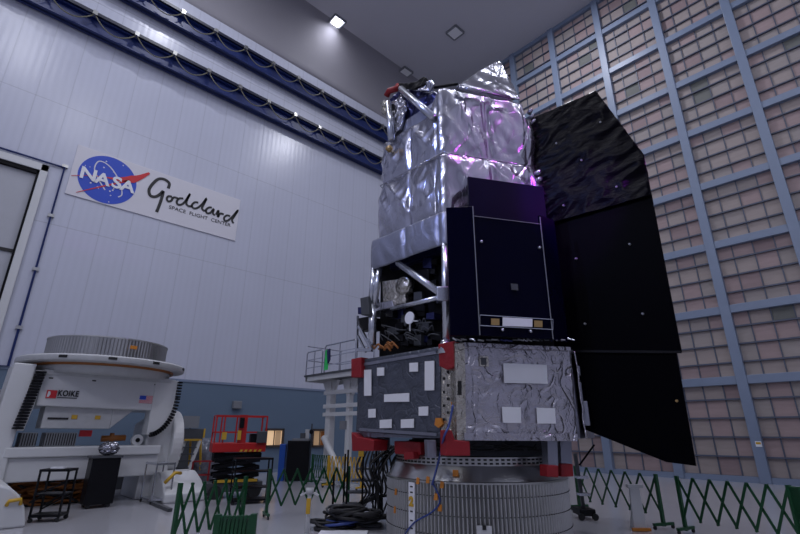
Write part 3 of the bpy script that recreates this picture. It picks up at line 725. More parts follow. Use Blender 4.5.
# ================================================================== RING STAND
TS = .83                                  # the telescope's size: traced at a nominal distance above, set down here on the ring stand
T.scale = (TS, TS, TS); T.location = CAM+(T.location-CAM)*TS
def inT(p): return CAM+(p-CAM)/TS         # a world point expressed in the traced frame of the telescope
RC = V(1.53, 10.2, 0); RR = 1.775
S = thing('ring_stand', RC, 'ribbed bare-metal cylinder stand under the telescope, with an orange 2 on it', 'stand')
NR = 158*4
def ribf(i): return 1.0 if i % 4 in (0, 1) else .982
b = MB(); b.lathe([(RR, 0), (RR, .985)], RC, NR, rfun=ribf); b.mi = [0 if k % 4 in (0, 3) else 1 if k % 4 == 1 else 2 for k in range(len(b.f))]; b.build('ribbed_drum', ['steel2', 'steel', 'dsteel'], S)
b = MB(); b.lathe([(RR-.02, .98), (RR+.015, .985), (RR+.015, 1.015), (RR-.02, 1.02), (RR-.03, 1.025), (1.61, 1.235), (1.59, 1.26), (1.585, 1.40), (1.56, 1.41), (1.1, 1.41)], RC, 160); tc_ = b.build('tapered_collar', 'steel', S, True)
tc_.modifiers.new('es', 'EDGE_SPLIT').split_angle = math.radians(25)
b = MB()
for i in range(96):
    a = 2*math.pi*i/96
    for z in (1.30, 1.36):
        rot = Matrix.Rotation(a, 3, 'Z'); b.box(RC+Vector((1.591*math.cos(a), 1.591*math.sin(a), z)), (.02, .055, .03), rot)
tag(b.build('bolt_holes', 'hole', tc_), kind='stuff')
b = MB()
for z in (.79, .50, .21):
    for i in range(158):
        a = 2*math.pi*(i+.12)/158; rot = Matrix.Rotation(a, 3, 'Z'); b.box(RC+Vector((RR*math.cos(a), RR*math.sin(a), z)), (.02, .026, .012), rot)
tag(b.build('slots', 'hole', S), kind='stuff')
def onR(px, py, dr=0.0):
    d = ray(px, py); o = CAM-RC; A_ = d.x**2+d.y**2; B2 = 2*(o.x*d.x+o.y*d.y); C_ = o.x**2+o.y**2-(RR+dr)**2
    q = (-B2-math.sqrt(max(B2*B2-4*A_*C_, 0)))/(2*A_); return CAM+d*q
def rtan(p):
    n = Vector((p.x-RC.x, p.y-RC.y, 0)).normalized(); return n, UP.cross(n).normalized()
c_ = onR(412, 500, .004); n_, t_ = rtan(c_)
b = MB(); b.prism([Vector((c_.x, c_.y, 0))+t_*a+UP*z for a, z in ((-.075, .02), (.075, .02), (.075, .97), (-.075, .97))], n_*.012); ws = b.build('scale_strip', 'patch', S)
b = MB()
for z in (.12, .24, .36, .5, .80, .89): b.prism([Vector((c_.x, c_.y, 0))+n_*.012+t_*a+UP*q for a, q in ((-.03, z), (.03, z), (.03, z+.022), (-.03, z+.022))], n_*.006)
b.build('scale_marks', 'blackink', ws)
cc_ = Vector((c_.x, c_.y, .66))+n_*.022
text_mesh('2', .2, 'numeral', 'yellow', ws, cc_, t_, UP, offset=.012)
for x, y in ((428, 480), (396, 492), (395, 510), (436, 497), (442, 485), (440, 508), (418, 481)):
    p = onR(x, y, .01); n_, t_ = rtan(p); MB().prism([p+t_*a+UP*z for a, z in ((-.04, -.05), (.03, -.05), (.04, .05), (-.02, .06))], n_*.012).build('tape_mark', 'orange', S)
p = onR(456, 473, -.09); n_, t_ = rtan(p); MB().box(p+n_*.03, (.02, .1, .1), Matrix.Rotation(math.atan2(n_.y, n_.x), 3, 'Z')).build('tape_mark', 'orange', S)
b = MB(); b.tube(smooth_pts([tuple(onR(x, y, .03)) for x, y in ((432, 482), (440, 500), (432, 512), (415, 522), (405, 534))], 5), .014, 5); b.build('thin_cable', 'bluecable', S, True)
b = MB(); b.tube(smooth_pts([tuple(onF(453, 405, .1)), tuple(onF(449, 425, .12)), tuple(onF(444, 437, .1)), tuple(inT(onR(439, 459, .02))), tuple(inT(onR(434, 478, .05))), tuple(inT(onR(432, 485, .04)))], 6), .022, 6)
o_ = b.build('hanging_cable', 'bluecable', T, True)
p = onR(484, 527, .02); n_, t_ = rtan(p); b = MB(); b.prism([p+t_*a+UP*z for a, z in ((-.12, -.3), (.12, -.3), (.12, .02), (-.12, .02))], n_*.05); b.prism([p+n_*.05+t_*a+UP*z for a, z in ((-.03, -.03), (.03, -.03), (.03, .03), (-.03, .03))], n_*.02, 1)
b.build('paper_box', ['white', 'hole'], S)

# ================================================================== POSITIONER (left)
PC = Vector((4.95, 3.18, 0))
K = thing('tilting_positioner', PC, 'large white industrial tilting positioner carrying a silver ring, left of the red lift', 'positioner')
XF = 6.0
b = MB(); b.lathe([(0.05, 3.50), (2.0, 3.50), (2.13, 3.52), (2.15, 3.56), (2.15, 3.64), (2.1, 3.68), (0.05, 3.68)], PC, 96); tt = b.build('tabletop', 'white_dirty', K, True); tt.modifiers.new('es', 'EDGE_SPLIT').split_angle = math.radians(30)
b = MB()
for dg in (-38, -8, 22, 60, 110):
    a = math.radians(dg); b.box(PC+Vector((2.15*math.cos(a), 2.15*math.sin(a), 3.60)), (.03, .2, .07), Matrix.Rotation(a, 3, 'Z'))
b.build('clamp_slots', 'hole', tt)
b = MB(); b.lathe([(1.78, 3.44), (1.84, 3.44), (1.84, 3.50)], PC, 96); b.build('bearing_race', 'orange_dark', K, True)
b = MB(); b.lathe([(1.0, 3.25), (1.75, 3.25), (1.75, 3.5)], PC, 64); b.build('slew_bearing', 'white_dirty', K, True)
# cradle body (front plate + box)
b = MB()
b.prism([(XF, 1.62, 2.40), (XF, 4.2, 2.37), (XF, 4.9, 2.37), (XF, 4.9, 3.28), (XF, 1.62, 3.30)], (-2.2, 0, 0)); body = b.build('cradle', 'white', K, bevel=.03)
b = MB(); b.bar((XF+.02, 1.62, 3.24), (XF+.02, 4.75, 3.22), .05, .12); b.build('cradle_flange', 'white_dirty', body)
# side cheeks seen from front: rounded plate below cradle, left and right
def cheek(y0, sgn):
    X_ = XF+.03; pts = [(X_, y0, 3.25)]
    for i in range(10):
        a = math.radians(i*10); pts.append((X_, y0-sgn*.66*(1-math.cos(a)), 2.75-1.05*math.sin(a)))
    pts.append((X_, y0-sgn*.66, 2.3)); pts.append((X_, y0-sgn*.66, 3.25))
    return MB().prism(pts, (-.5, 0, 0)).build('cheek_plate', 'white', K, bevel=.02)
cheek(4.98, 1)
g = MB()
for i in range(17):
    a = math.radians(2+i*5.0); g.box((XF+.0, 5.0-.66*(1-math.cos(a)), 2.75-1.05*math.sin(a)), (.2, .13, .045), Matrix.Rotation(-a*.8, 3, 'X'))
for i in range(6): g.box((XF, 5.0, 3.2-i*.085), (.2, .13, .045))
g.build('gear_teeth', 'black', K)
g = MB()
for i in range(20):
    u = i/19; g.box((XF+.05, 1.55-.17*u, 3.22-1.36*u), (.2, .22, .04))
g.build('gear_teeth', 'black', K)
MB().prism([(XF-.06, 1.40, 3.28), (XF-.06, 1.68, 3.28), (XF-.06, 1.62, 2.5), (XF-.06, 1.52, 1.8), (XF-.06, 1.22, 1.8), (XF-.06, 1.25, 2.4)], (-.4, 0, 0)).build('cheek_plate', 'white', K, bevel=.02)
# drive box below cradle
b = MB(); b.bbox((XF-1.1, 1.85, 1.86), (XF-.15, 3.4, 2.40)); b.prism([(XF-.15, 3.4, 1.86), (XF-.15, 3.95, 2.4), (XF-.15, 3.4, 2.4)], (-.9, 0, 0)); dr = b.build('drive_housing', 'white_dirty', K, bevel=.02)
MB().bbox((XF-.15, 1.95, 2.08), (XF-.13, 2.4, 2.13)).build('printed_line', 'blackink', dr)
for y in (2.46, 3.0): MB().bbox((XF-.15, y, 2.1), (XF-.13, y+.13, 2.2)).build('warning_label', 'yellow', dr)
# control boxes on the lower beam
b = MB(); b.bbox((XF-.9, 1.5, 1.42), (XF-.25, 1.85, 1.76)); b.bbox((XF-.9, 2.0, 1.42), (XF-.25, 2.7, 1.76)); vb = b.build('vent_box', 'grey', K, bevel=.01)
b = MB()
for i in range(22):
    y = 1.5+i*.055
    if not 1.85 < y < 1.98: b.bbox((XF-.25, y, 1.45), (XF-.235, y+.02, 1.74))
b.build('vent_slots', 'hole', vb)
MB().bbox((XF-.4, 2.76, 1.66), (XF-.35, 3.05, 1.82)).build('red_label', 'redink', K)
b = MB(); b.cyl((XF-.6, 3.35, 1.6), (XF-.6, 3.95, 1.62), .08, .08, 12); b.cyl((XF-.6, 3.6, 1.5), (XF-.6, 3.6, 1.75), .06, .06, 12); b.build('pipe_fitting', 'orange_dark', K, True)
b = MB(); b.cyl((XF-.5, 4.22, 1.56), (XF-.35, 4.22, 1.56), .15, .15, 20); b.cyl((XF-.36, 4.22, 1.56), (XF-.33, 4.22, 1.56), .06, .06, 16, 1); b.build('hub', ['white', 'black'], K)
# lower frame
b = MB(); b.bbox((XF-.9, 1.25, .62), (XF-.1, 4.78, 1.18)); b.bbox((XF-.95, 1.25, 1.18), (XF, 4.78, 1.42)); b.build('lower_beam', 'white', K, bevel=.03)
# uprights
b = MB(); b.prism([(XF-.02, .98, 3.42), (XF-.02, 1.44, 3.42), (XF-.02, 1.36, 1.2), (XF-.02, 1.42, .0), (XF-.02, .85, .0)], (-1.5, 0, 0)); b.build('upright', 'white', K, bevel=.03)
b = MB(); b.prism([(XF-.3, 4.45, 2.0), (XF-.3, 5.1, 2.5), (XF-.3, 5.2, .0), (XF-.3, 4.4, .0)], (-1.5, 0, 0)); b.build('upright', 'white', K, bevel=.03)
b = MB(); b.cyl((XF-1.0, 5.10, 1.47), (XF-1.0, 5.42, 1.47), .95, .95, 40); b.build('trunnion_disc', 'white', K, bevel=.05)
# splayed feet
def foot(y0, y1, x1, hgt):
    pts = [(XF-.3, y0, 0)]
    prof = [(XF-.5, 0), (x1, 0), (x1+.0, .22), (x1-.35, .5), (x1-.9, hgt), (XF-.5, hgt)]
    return MB().prism([(x, y0, z) for x, z in prof], (0, y1-y0, 0)).build('foot', 'white', K, bevel=.05)
foot(4.72, 5.8, 7.1, .72)
MB().prism([(5.0, y, z) for y, z in ((.2, 0), (.2, .86), (1.05, .82), (1.3, .74), (1.48, .58), (1.60, .36), (1.67, .12), (1.68, 0))], (3.5, 0, 0)).build('foot', 'white', K, bevel=.04)
b = MB(); b.tube([(8.5, 1.30, .42), (8.55, 1.32, .5), (8.55, 1.5, .52), (8.52, 1.52, .42)], .035, 8); b.build('brass_fitting', 'yellow', K, True)
b = MB(); b.tube([(7.0, 4.70, .5), (7.1, 4.9, .75), (6.95, 5.1, .72)], .045, 8); b.build('brass_fitting', 'yellow', K, True)
# left side arm
b = MB(); b.bbox((5.1, .25, 2.35), (5.9, .8, 2.6)); b.bbox((5.2, .4, 2.6), (5.8, .7, 3.0)); b.bbox((5.2, .3, 2.24), (5.8, .7, 2.35), 1); b.build('side_motor', ['white', 'dgrey'], K, bevel=.02)
# logo, flag
lg0, lg1 = hx(47, 391, XF+.01), hx(75, 400, XF+.01)
MB().bbox((XF+.005, lg0.y, lg1.z+.02), (XF+.02, lg0.y+.22, lg1.z+.22)).build('logo_square', 'redink', K)
b = MB(); b.prism([(XF+.021, lg0.y+.02, lg1.z+.05), (XF+.021, lg0.y+.06, lg1.z+.05), (XF+.021, lg0.y+.09, lg1.z+.12), (XF+.021, lg0.y+.07, lg1.z+.19), (XF+.021, lg0.y+.03, lg1.z+.19)], (.004, 0, 0)); b.build('logo_mark', 'patch', K)
text_mesh('KOIKE', .2, 'maker_name', 'blackink', K, (XF+.015, lg0.y+.47, lg1.z+.15), (0, 1, 0), (0, 0, 1), offset=.006, sx=.74, spacing=1.12)
MB().bbox((XF+.005, lg0.y+.24, lg1.z+.035), (XF+.015, lg0.y+.68, lg1.z+.055)).build('printed_line', 'blackink', K)
f0, f1 = hx(140, 395.5, XF+.01), hx(154, 403.5, XF+.01)
fg = MB().bbox((XF, f0.y, f1.z), (XF+.01, f1.y, f0.z)).build('flag_decal', 'patch', K)
b = MB(); H = f0.z-f1.z
for i in range(7): b.bbox((XF+.01, f0.y, f1.z+H*i*2/13), (XF+.014, f1.y, f1.z+H*(i*2+1)/13))
b.build('stripes', 'redink', fg); MB().bbox((XF+.013, f0.y, f1.z+H*6/13), (XF+.017, f0.y+(f1.y-f0.y)*.42, f0.z)).build('canton', 'blueink', fg)
b = MB()
for yy in (2.72, 1.75, 4.3): b.bbox((XF, yy, 3.08), (XF+.02, yy+.09, 3.11))
b.build('bolt_slots', 'hole', K)
# silver ring on top (rests on the table)
rc = Vector((PC.x, PC.y, 3.68)); NR2 = 110*4
t = thing('metal_ring', rc, 'wide silver ribbed metal ring lying on top of the white positioner table', 'ring')
b = MB(); b.lathe([(1.56, .0), (1.56, .56)], rc, NR2, rfun=lambda i: 1.0 if i % 4 in (0, 1) else .992); b.lathe([(1.53, .56), (1.46, .56), (1.46, 0.01), (1.55, 0.01)], rc, 80); b.build('ring_wall', 'steel', t)
b = MB(); b.lathe([(1.57, .54), (1.575, .545), (1.575, .58), (1.5, .58)], rc, 96); b.lathe([(1.54, .0), (1.6, .0), (1.6, .04), (1.54, .04)], rc, 96); b.build('rim', 'steel2', t)
a = math.radians(10); MB().box(rc+Vector((1.565*math.cos(a), 1.565*math.sin(a), .35)), (.03, .18, .09), Matrix.Rotation(a, 3, 'Z')).build('orange_sticker', 'orange', t)

# cables on the floor behind the positioner
def cables(name, region, n, mlist, label, cat, r=.03, seed=1, zmax=.35):
    rr = random.Random(seed); x0, x1, y0, y1 = region; t = None
    b = MB()
    for i in range(n):
        p = [(rr.uniform(x0, x1), rr.uniform(y0, y1), rr.uniform(r, zmax)) for _ in range(5)]
        p[0] = (p[0][0], p[0][1], r); p[-1] = (p[-1][0], p[-1][1], r)
        b.cur = rr.randrange(len(mlist)); b.tube([(x, y, max(z, r)) for x, y, z in smooth_pts(p, 6)], r, 6)
    o = recentre(b.build(name, mlist, None, True)); tag(o, label, cat, kind='stuff'); return o
cables('cable_heap', (4.6, 5.4, 1.6, 4.0), 26, ['orange_dark', 'rubber', 'orange_dark'], 'tangle of orange and black cables on the floor under the positioner', 'cables', .035, 4, .6)

# ---- ladders, carts left
def cart(c, ang, L, W, H, label, name='tool_cart', m='black', shelves=(.12, .5, .95), cat='cart', extra=None, tilt=0):
    mt = rotz(c, ang); t = thing(name, c, label, cat)
    for sx in (-1, 1):
        for sy in (-1, 1):
            MB(mt).bar((sx*(L/2-.02), sy*(W/2-.02), .08), (sx*(L/2-.02), sy*(W/2-.02), H), .035).build('post', m, t)
            MB(mt).cyl((sx*(L/2-.04), sy*(W/2-.02)-.015, .045), (sx*(L/2-.04), sy*(W/2-.02)+.015, .045), .045, .045, 12).build('wheel', 'rubber', t)
    for i, s in enumerate(shelves):
        b = MB(mt)
        if i == 0 or H-s*H < .12 or extra == 'solid': b.box((0, 0, s*H), (L, W, .05))
        else: b.box((0, 0, s*H), (L, W, .03))
        b.build('shelf', m, t)
    return t
c_ = (fl(33, 523)+fl(66, 522))/2; L_ = (fl(66, 522)-fl(33, 523)); an = math.atan2(L_.y, L_.x)
c_ = c_+Vector((-.25, .0, 0))
t = cart(c_, an, .58, .45, 1.02, 'black wheeled utility cart with open shelves, leftmost on the floor', shelves=(.12, .52, .98))
mt = rotz(c_, an); MB(mt).box((-.02, 0, 1.04), (.26, .16, .03)).build('note_pad', 'patch', t)
b = MB(mt); b.bar((-.27, -.2, .55), (.27, -.2, .75), .03); b.bar((-.27, .2, .2), (.27, .2, .5), .03); b.build('cross_brace', 'black', t)
pa, pb = colpt(87, 6.75), colpt(119, 6.75); d_ = pb-pa; c_ = (pa+pb)/2-Vector((.25, 0, 0)); an = math.atan2(d_.y, d_.x); mt = rotz(c_, an); w_ = d_.length*.9
t = thing('equipment_cabinet', c_, 'black wheeled cabinet with crumpled silver foil on top, before the positioner', 'cabinet')
MB(mt).box((0, 0, .62), (w_, .5, 1.08)).build('body', 'black', t, bevel=.02)
MB(mt).box((0, 0, 1.18), (w_+.06, .56, .05)).build('top', 'dgrey', t)
for sx in (-1, 1):
    for sy in (-1, 1): MB(mt).cyl((sx*(w_/2-.1), sy*.2-.02, .05), (sx*(w_/2-.1), sy*.2+.02, .05), .05, .05, 12).build('wheel', 'rubber', t)
def lump(c, r, name, m, label, cat, seed=0, sq=(1, 1, .7), kind=None, amp=.35, f=2.2):
    bm = bmesh.new(); bmesh.ops.create_icosphere(bm, subdivisions=4, radius=1.0)
    for v in bm.verts:
        n_ = v.co.normalized(); d_ = 1+amp*(1-abs(noise.noise(n_*f+Vector((seed, 0, 0))))*2.5)*.6+amp*.4*noise.noise(n_*f*3+Vector((0, seed, 0)))
        v.co = Vector((n_.x*sq[0]*r*d_, n_.y*sq[1]*r*d_, n_.z*sq[2]*r*d_))
    zmin = min(v.co.z for v in bm.verts)
    for v in bm.verts: v.co.z -= zmin
    me = bpy.data.meshes.new(name); bm.to_mesh(me); bm.free(); me.materials.append(M[m])
    for p in me.polygons: p.use_smooth = True
    o = bpy.data.objects.new(name, me); COL.objects.link(o); o.location = c; ORIGIN[o.name] = Vector(c); return tag(o, label, cat, kind=kind)
lump(Vector(c_)+Vector((0, .05, 1.205)), .17, 'crumpled_foil', 'foil', 'crumpled silver foil bundle lying on the black cabinet', 'foil', 3, (1.1, 1.1, .8), amp=.6, f=2.5)
# grey frame cart
c_ = (fl(143, 502)+fl(163, 505))/2+Vector((-.2, .1, 0)); d_ = fl(163, 505)-fl(143, 502)
cart(c_, math.atan2(d_.y, d_.x)-.2, .85, .5, 1.0, 'small grey tubular frame cart right of the black foil-topped cabinet', 'frame_cart', 'chrome', shelves=(.1, .97))
b = MB(); p, q = fl(153, 505), fl(170, 512); b.bar(p+UP*.04, q+UP*.04, .1, .07); tag(recentre(b.build('floor_bar', 'dgrey')), 'short dark bar lying on the floor by the positioner foot', 'bar')
# boxes behind under the beam
b = MB(); p = fl(128, 488); b.box(p+UP*.4, (.5, 1.0, .8)); b2 = recentre(b.build('storage_box', 'dgrey', None, bevel=.02)); tag(b2, 'dark grey storage box in shadow behind the foil-topped cabinet', 'box')
# ladder
lb = colpt(184, 3.7); t = thing('step_ladder', lb, 'white and yellow step ladder between the positioner and the red lift', 'ladder')
mt = rotz(lb, YAW)
b = MB(mt)
for s in (-.25, .25): b.bar((s-.15, -.35, 0), (s+.1, 0, 1.5), .06, .1)
b.build('front_rails', 'white', t)
b = MB(mt)
for s in (-.05, .38): b.bar((s, .5, 0), (s*.8+.05, .05, 1.5), .05, .08)
b.build('rear_rails', 'yellow', t)
for i in range(6):
    u = (i+1)/7; MB(mt).box((-.15+.25*u, -.35+.35*u, 1.5*u), (.5, .14, .04)).build('step', 'dgrey', t)
MB(mt).box((.1, .02, 1.52), (.5, .25, .06)).build('top_cap', 'yellow', t)
p = colpt(186, 1.2); t = thing('equipment_rack', p, 'dark rack with yellow edging standing behind the step ladder', 'rack')
mt = rotz(p, YAW+.3); MB(mt).box((0, 0, .95), (.9, .5, 1.9)).build('cabinet_body', 'dgrey', t, bevel=.02)
MB(mt).bar((.45, -.27, 0.02), (.45, -.27, 1.9), .06).build('edge_strip', 'yellow', t); MB(mt).box((-.1, -.26, 2.15), (.6, .05, .45)).build('monitor', 'grey', t); MB(mt).bar((-.1, -.22, 1.88), (-.1, -.22, 2.1), .06).build('monitor_stand', 'dgrey', t)
# wrapped equipment
t = lump(colpt(203, 3.4), .52, 'wrapped_equipment', 'glassy', 'bulky equipment under clear plastic sheeting, left behind the red lift', 'wrapped equipment', 8, (.85, .85, 1.25), amp=.45)

# ================================================================== SCISSOR LIFT
g0 = fl(232, 497); an = YAW+math.radians(27)
t = thing('scissor_lift', g0, 'red scissor lift with a guard-railed platform in front of the blue wall', 'scissor lift')
mt = rotz(g0, an); L, W = 1.52, .75
zp, zt2 = 1.24, 2.24
pf_ = MB(mt).box((0, 0, zp+.12), (L, W, .26)).build('platform', 'red', t, bevel=.02)
for i in range(5): MB(mt).add([(.0+i*.135, -W/2-.006, zp), (.07+i*.135, -W/2-.006, zp), (.10+i*.135, -W/2-.006, zp+.06), (.03+i*.135, -W/2-.006, zp+.06), (.0+i*.135, -W/2-.02, zp), (.07+i*.135, -W/2-.02, zp), (.10+i*.135, -W/2-.02, zp+.06), (.03+i*.135, -W/2-.02, zp+.06)], [(3, 2, 1, 0), (4, 5, 6, 7), (0, 1, 5, 4), (2, 3, 7, 6), (1, 2, 6, 5), (3, 0, 4, 7)]).build('hazard_mark', 'yellow', pf_)
b = MB(mt)
for sy in (-1, 1):
    for z in (zt2, 1.78): b.bar((-L/2+.03, sy*(W/2-.03), z), (L/2-.03, sy*(W/2-.03), z), .045)
    for x in (-L/2+.03, -.5, -.05, .12, L/2-.03): b.bar((x, sy*(W/2-.03), zp+.2), (x, sy*(W/2-.03), zt2), .04)
for sx in (-1, 1):
    for z in (zt2, 1.78): b.bar((sx*(L/2-.03), -W/2+.03, z), (sx*(L/2-.03), W/2-.03, z), .045)
b.build('guard_rail', 'red', t)
MB(mt).box((.03, -W/2+.03, 1.8), (.24, .05, .95)).build('gate_panel', 'red', t)
MB(mt).box((-.06, -W/2-.03, 1.7), (.1, .06, .26)).build('yellow_tag', 'yellow', t); MB(mt).box((-.48, -W/2-.03, 1.68), (.13, .06, .2)).build('yellow_tag', 'yellow', t)
MB(mt).box((-.02, -W/2-.05, 2.05), (.13, .1, .3)).build('control_box', 'black', t, bevel=.02)
MB(mt).box((.6, -W/2-.05, 1.65), (.3, .08, .34)).build('control_panel', 'dgrey', t, bevel=.02)
MB(mt).box((.42, -.2, 1.6), (.25, .25, .28)).build('tool_box', 'black', t, bevel=.02)
b = MB(mt)
for sy in (-.3, .3):
    for k in range(4):
        z0 = .42+k*.2; b.bar((-.64, sy, z0), (.64, sy, z0+.18), .05, .09); b.bar((.64, sy+.06, z0), (-.64, sy+.06, z0+.18), .05, .09)
b.build('scissor_stack', 'black', t)
MB(mt).box((0, 0, 1.10), (1.35, .55, .2)).build('under_frame', 'blackmatte', t)
MB(mt).box((0, 0, .3), (1.55, .66, .26)).build('chassis', 'dgrey', t, bevel=.03)
MB(mt).box((0, -.35, .46), (1.2, .05, .07)).build('yellow_strip', 'yellow', t)
for sx in (-1, 1):
    for sy in (-1, 1): MB(mt).cyl((sx*.55, sy*.34-.06, .18), (sx*.55, sy*.34+.06, .18), .18, .18, 20).build('wheel', 'rubber', t)
c_ = fl(249, 503); cart(c_, an, 1.0, .5, 1.12, 'black open-frame shelf stand in front of the red scissor lift', 'shelf_stand', 'black', (.08, .35, .7, .98), 'stand')
# low barricade red behind left of lift
p = fl(206, 492); b = MB(rotz(p, an)); b.bar((-.5, 0, .9), (.5, 0, .9), .05); b.bar((-.5, 0, .5), (.5, 0, .5), .05)
for x in (-.5, 0, .5): b.bar((x, 0, 0), (x, 0, .9), .05)
tag(recentre(b.build('low_railing', 'redcover')), 'low dark red railing left of the scissor lift', 'railing')
# wall speaker
p = hx(236, 405, .0); b = MB(); b.bbox((.0, p.y-.2, p.z-.17), (.2, p.y+.2, p.z+.17)); o = b.build('wall_speaker', 'grey', None, bevel=.03); tag(recentre(o), 'small grey box on the blue wall above the red lift', 'speaker')

# ---- black cabinet with blue side
pa, pb = fl(283, 482), fl(308, 482); c_ = (pa+pb)/2+FH*.3; an = math.atan2((pb-pa).y, (pb-pa).x); w_ = (pb-pa).length
t = thing('equipment_rack', c_, 'tall black equipment cabinet with gear on top, before the lit window', 'cabinet')
mt = rotz(c_, an); MB(mt).box((0, 0, .75), (w_*.92, .5, 1.44)).build('cabinet_body', 'black', t, bevel=.02)
MB(mt).box((.05, 0, 1.51), (w_*.7, .4, .08)).build('keyboard_tray', 'grey', t); MB(mt).box((.1, 0, 1.65), (.2, .1, .2)).build('camera_unit', 'dgrey', t); MB(mt).box((.26, .02, 1.72), (.16, .06, .34)).build('display', 'white_dirty', t)
MB(mt).bar((.42, .1, 1.46), (.42, .1, 2.1), .05).build('mast', 'dgrey', t); MB(mt).cyl((.42, .02, 1.8), (.42, .2, 1.8), .09, .09, 12).build('round_sensor', 'black', t)
for sx in (-1, 1): MB(mt).box((sx*(w_/2-.1), 0, .02), (.1, .5, .04)).build('foot', 'rubber', t)
pc = fl(279.5, 481.5); b = MB(rotz(pc, an)); b.box((0, 0.25, .67), (.24, .35, 1.34)); tag(recentre(b.build('blue_cabinet', 'blue', None, bevel=.02)), 'narrow blue cabinet left of the tall black equipment cabinet', 'cabinet')

# ================================================================== ACCESS PLATFORM
YP = 10.3
def oy(px, py, d=0.0): return hy(px, py, YP+d)
zd = oy(304, 376).z; z_b = oy(304, 382).z; xl = oy(304, 376).x; xr = xl+3.6
t = thing('access_platform', (xl+1.5, YP+.8, 0), 'white steel access platform with railings behind the left side of the telescope', 'platform')
MB().bbox((xl, YP, zd-.05), (xr, YP+1.8, zd+.02)).build('deck', 'dgrey', t)
b = MB(); b.bbox((xl+.05, YP+.05, z_b+.02), (xr, YP+.15, zd-.05)); b.bbox((xl+.05, YP+1.65, z_b), (xr, YP+1.75, zd-.05)); b.bbox((xl+.05, YP+.05, z_b), (xl+.15, YP+1.75, zd-.05)); b.build('edge_beam', 'white', t)
b = MB(); zr = oy(304, 353).z
for x0, x1 in ((xl+.05, xl+1.18), (xl+1.34, xr-.3)):
    zt_ = zr+(.12 if x0 > xl+1 else 0)
    b.tube([(x0, YP+.05, zd), (x0, YP+.05, zt_-.08), (x0+.08, YP+.05, zt_), (x1-.08, YP+.05, zt_), (x1, YP+.05, zt_-.08), (x1, YP+.05, zd)], .03, 8)
    b.bar((x0, YP+.05, zd+.62), (x1, YP+.05, zd+.62), .035); b.bar((x0, YP+.05, zd+.3), (x1, YP+.05, zd+.3), .035); b.bar(((x0+x1)/2, YP+.05, zd), ((x0+x1)/2, YP+.05, zt_), .035)
for z in (.62, 1.2): b.bar((xl+.05, YP+.05, zd+z), (xl+.05, YP+1.75, zd+z), .035); b.bar((xl+.05, YP+1.75, zd+z), (xr, YP+1.75, zd+z), .035)
for x in (xl+.05, xl+1.2, xl+2.3): b.bar((x, YP+1.75, zd), (x, YP+1.75, zd+1.2), .035)
b.build('railing', 'chrome', t)
x1_, x2_ = oy(326.5, 430, .5).x, oy(346.5, 430, .5).x
for x, w in ((x1_, .28), (x2_, .2)): MB().bbox((x-w/2, YP+.5, 0), (x+w/2, YP+.5+w, z_b+.02)).build('column', 'white', t, bevel=.02)
for x in (x1_, x2_): MB().prism([(x-.5, YP+.55, z_b+.02), (x+.5, YP+.55, z_b+.02), (x+.16, YP+.55, z_b-.6), (x-.16, YP+.55, z_b-.6)], (0, .12, 0)).build('gusset', 'white', t)
for y_ in (391, 405, 413.5): z = oy(330, y_).z; MB().bbox((x1_-.25, YP+.45, z-.07), (xr-.2, YP+.55, z+.07)).build('cross_beam', 'white', t)
MB().cyl((x1_+.0, YP+.4, oy(326, 438).z), (x2_+.25, YP+.2, .35), .12, .12, 14).build('diagonal_brace', 'white', t, True)
for x in (x1_, x2_): MB().bbox((x-.25, YP+.35, 0), (x+.25, YP+.95, .05)).build('base_plate', 'white', t)
bx_ = oy(333, 425); MB().bbox((bx_.x-.15, YP+.4, bx_.z-.15), (bx_.x+.15, YP+.5, bx_.z+.15)).build('junction_box', 'grey', t)
# strap
p = oy(327.3, 350, .03); q = oy(326.2, 370, .03); t = thing('safety_strap', (p.x, YP-.03, q.z), 'bright green strap with dark blue harness hanging on the platform railing', 'strap')
MB().prism([p+Vector((-.05, 0, 0)), p+Vector((.08, 0, 0)), q+Vector((.12, 0, 0)), q+Vector((-.1, 0, 0))], (0, -.04, 0)).build('webbing', 'greenbright', t)
q2 = oy(329.3, 352, .03); MB().prism([q2+Vector((-.09, 0, .05)), q2+Vector((.07, 0, .12)), q2+Vector((.12, 0, -.3)), q2+Vector((.0, 0, -.45))], (0, -.06, 0)).build('harness', 'darkblue', t)

# ================================================================== BARRIERS
def barrier(pa, pb, n, H, label, m='green', z0=.12, feet=True, cat='barrier', group='green folding lattice barriers', w=.045, compact=0):
    pa, pb = Vector(pa), Vector(pb); d = (pb-pa); d.z = 0; L = d.length; d.normalize(); nn = Vector((-d.y, d.x, 0))
    t = thing('folding_barrier', (pa+pb)/2, label, cat, group)
    b = MB()
    for i in range(n):
        A_ = pa+d*(L*i/n); B_ = pa+d*(L*(i+1)/n)
        b.bar(A_+UP*H+nn*.012, B_+UP*z0*2+nn*.012, w, .012, up=nn); b.bar(A_+UP*z0*2-nn*.012, B_+UP*H-nn*.012, w, .012, up=nn)
    for i in range(n+1):
        A_ = pa+d*(L*i/n)
        for z in (H, z0*2): b.cyl(A_+UP*z-nn*.025, A_+UP*z+nn*.025, .02, .02, 8)
        if i < n: Mi = A_+d*L/n/2; b.cyl(Mi+UP*(H+z0*2)/2-nn*.025, Mi+UP*(H+z0*2)/2+nn*.025, .02, .02, 8)
    b.build('lattice', m, t)
    for P in (pa, pb):
        po = MB().box(P+UP*(H/2+.04), (.06, .06, H-.02), Matrix.Rotation(math.atan2(d.y, d.x), 3, 'Z')).build('post', m, t)
        if feet:
            bb = MB(); bb.bar(P-nn*.25+UP*.09, P+nn*.25+UP*.09, .06, .05); bb.build('foot_bar', m, t)
            for s in (-.23, .23): MB().cyl(P+nn*s-d*.015+UP*.036, P+nn*s+d*.015+UP*.036, .036, .036, 12).build('caster', 'rubber', t)
    return t
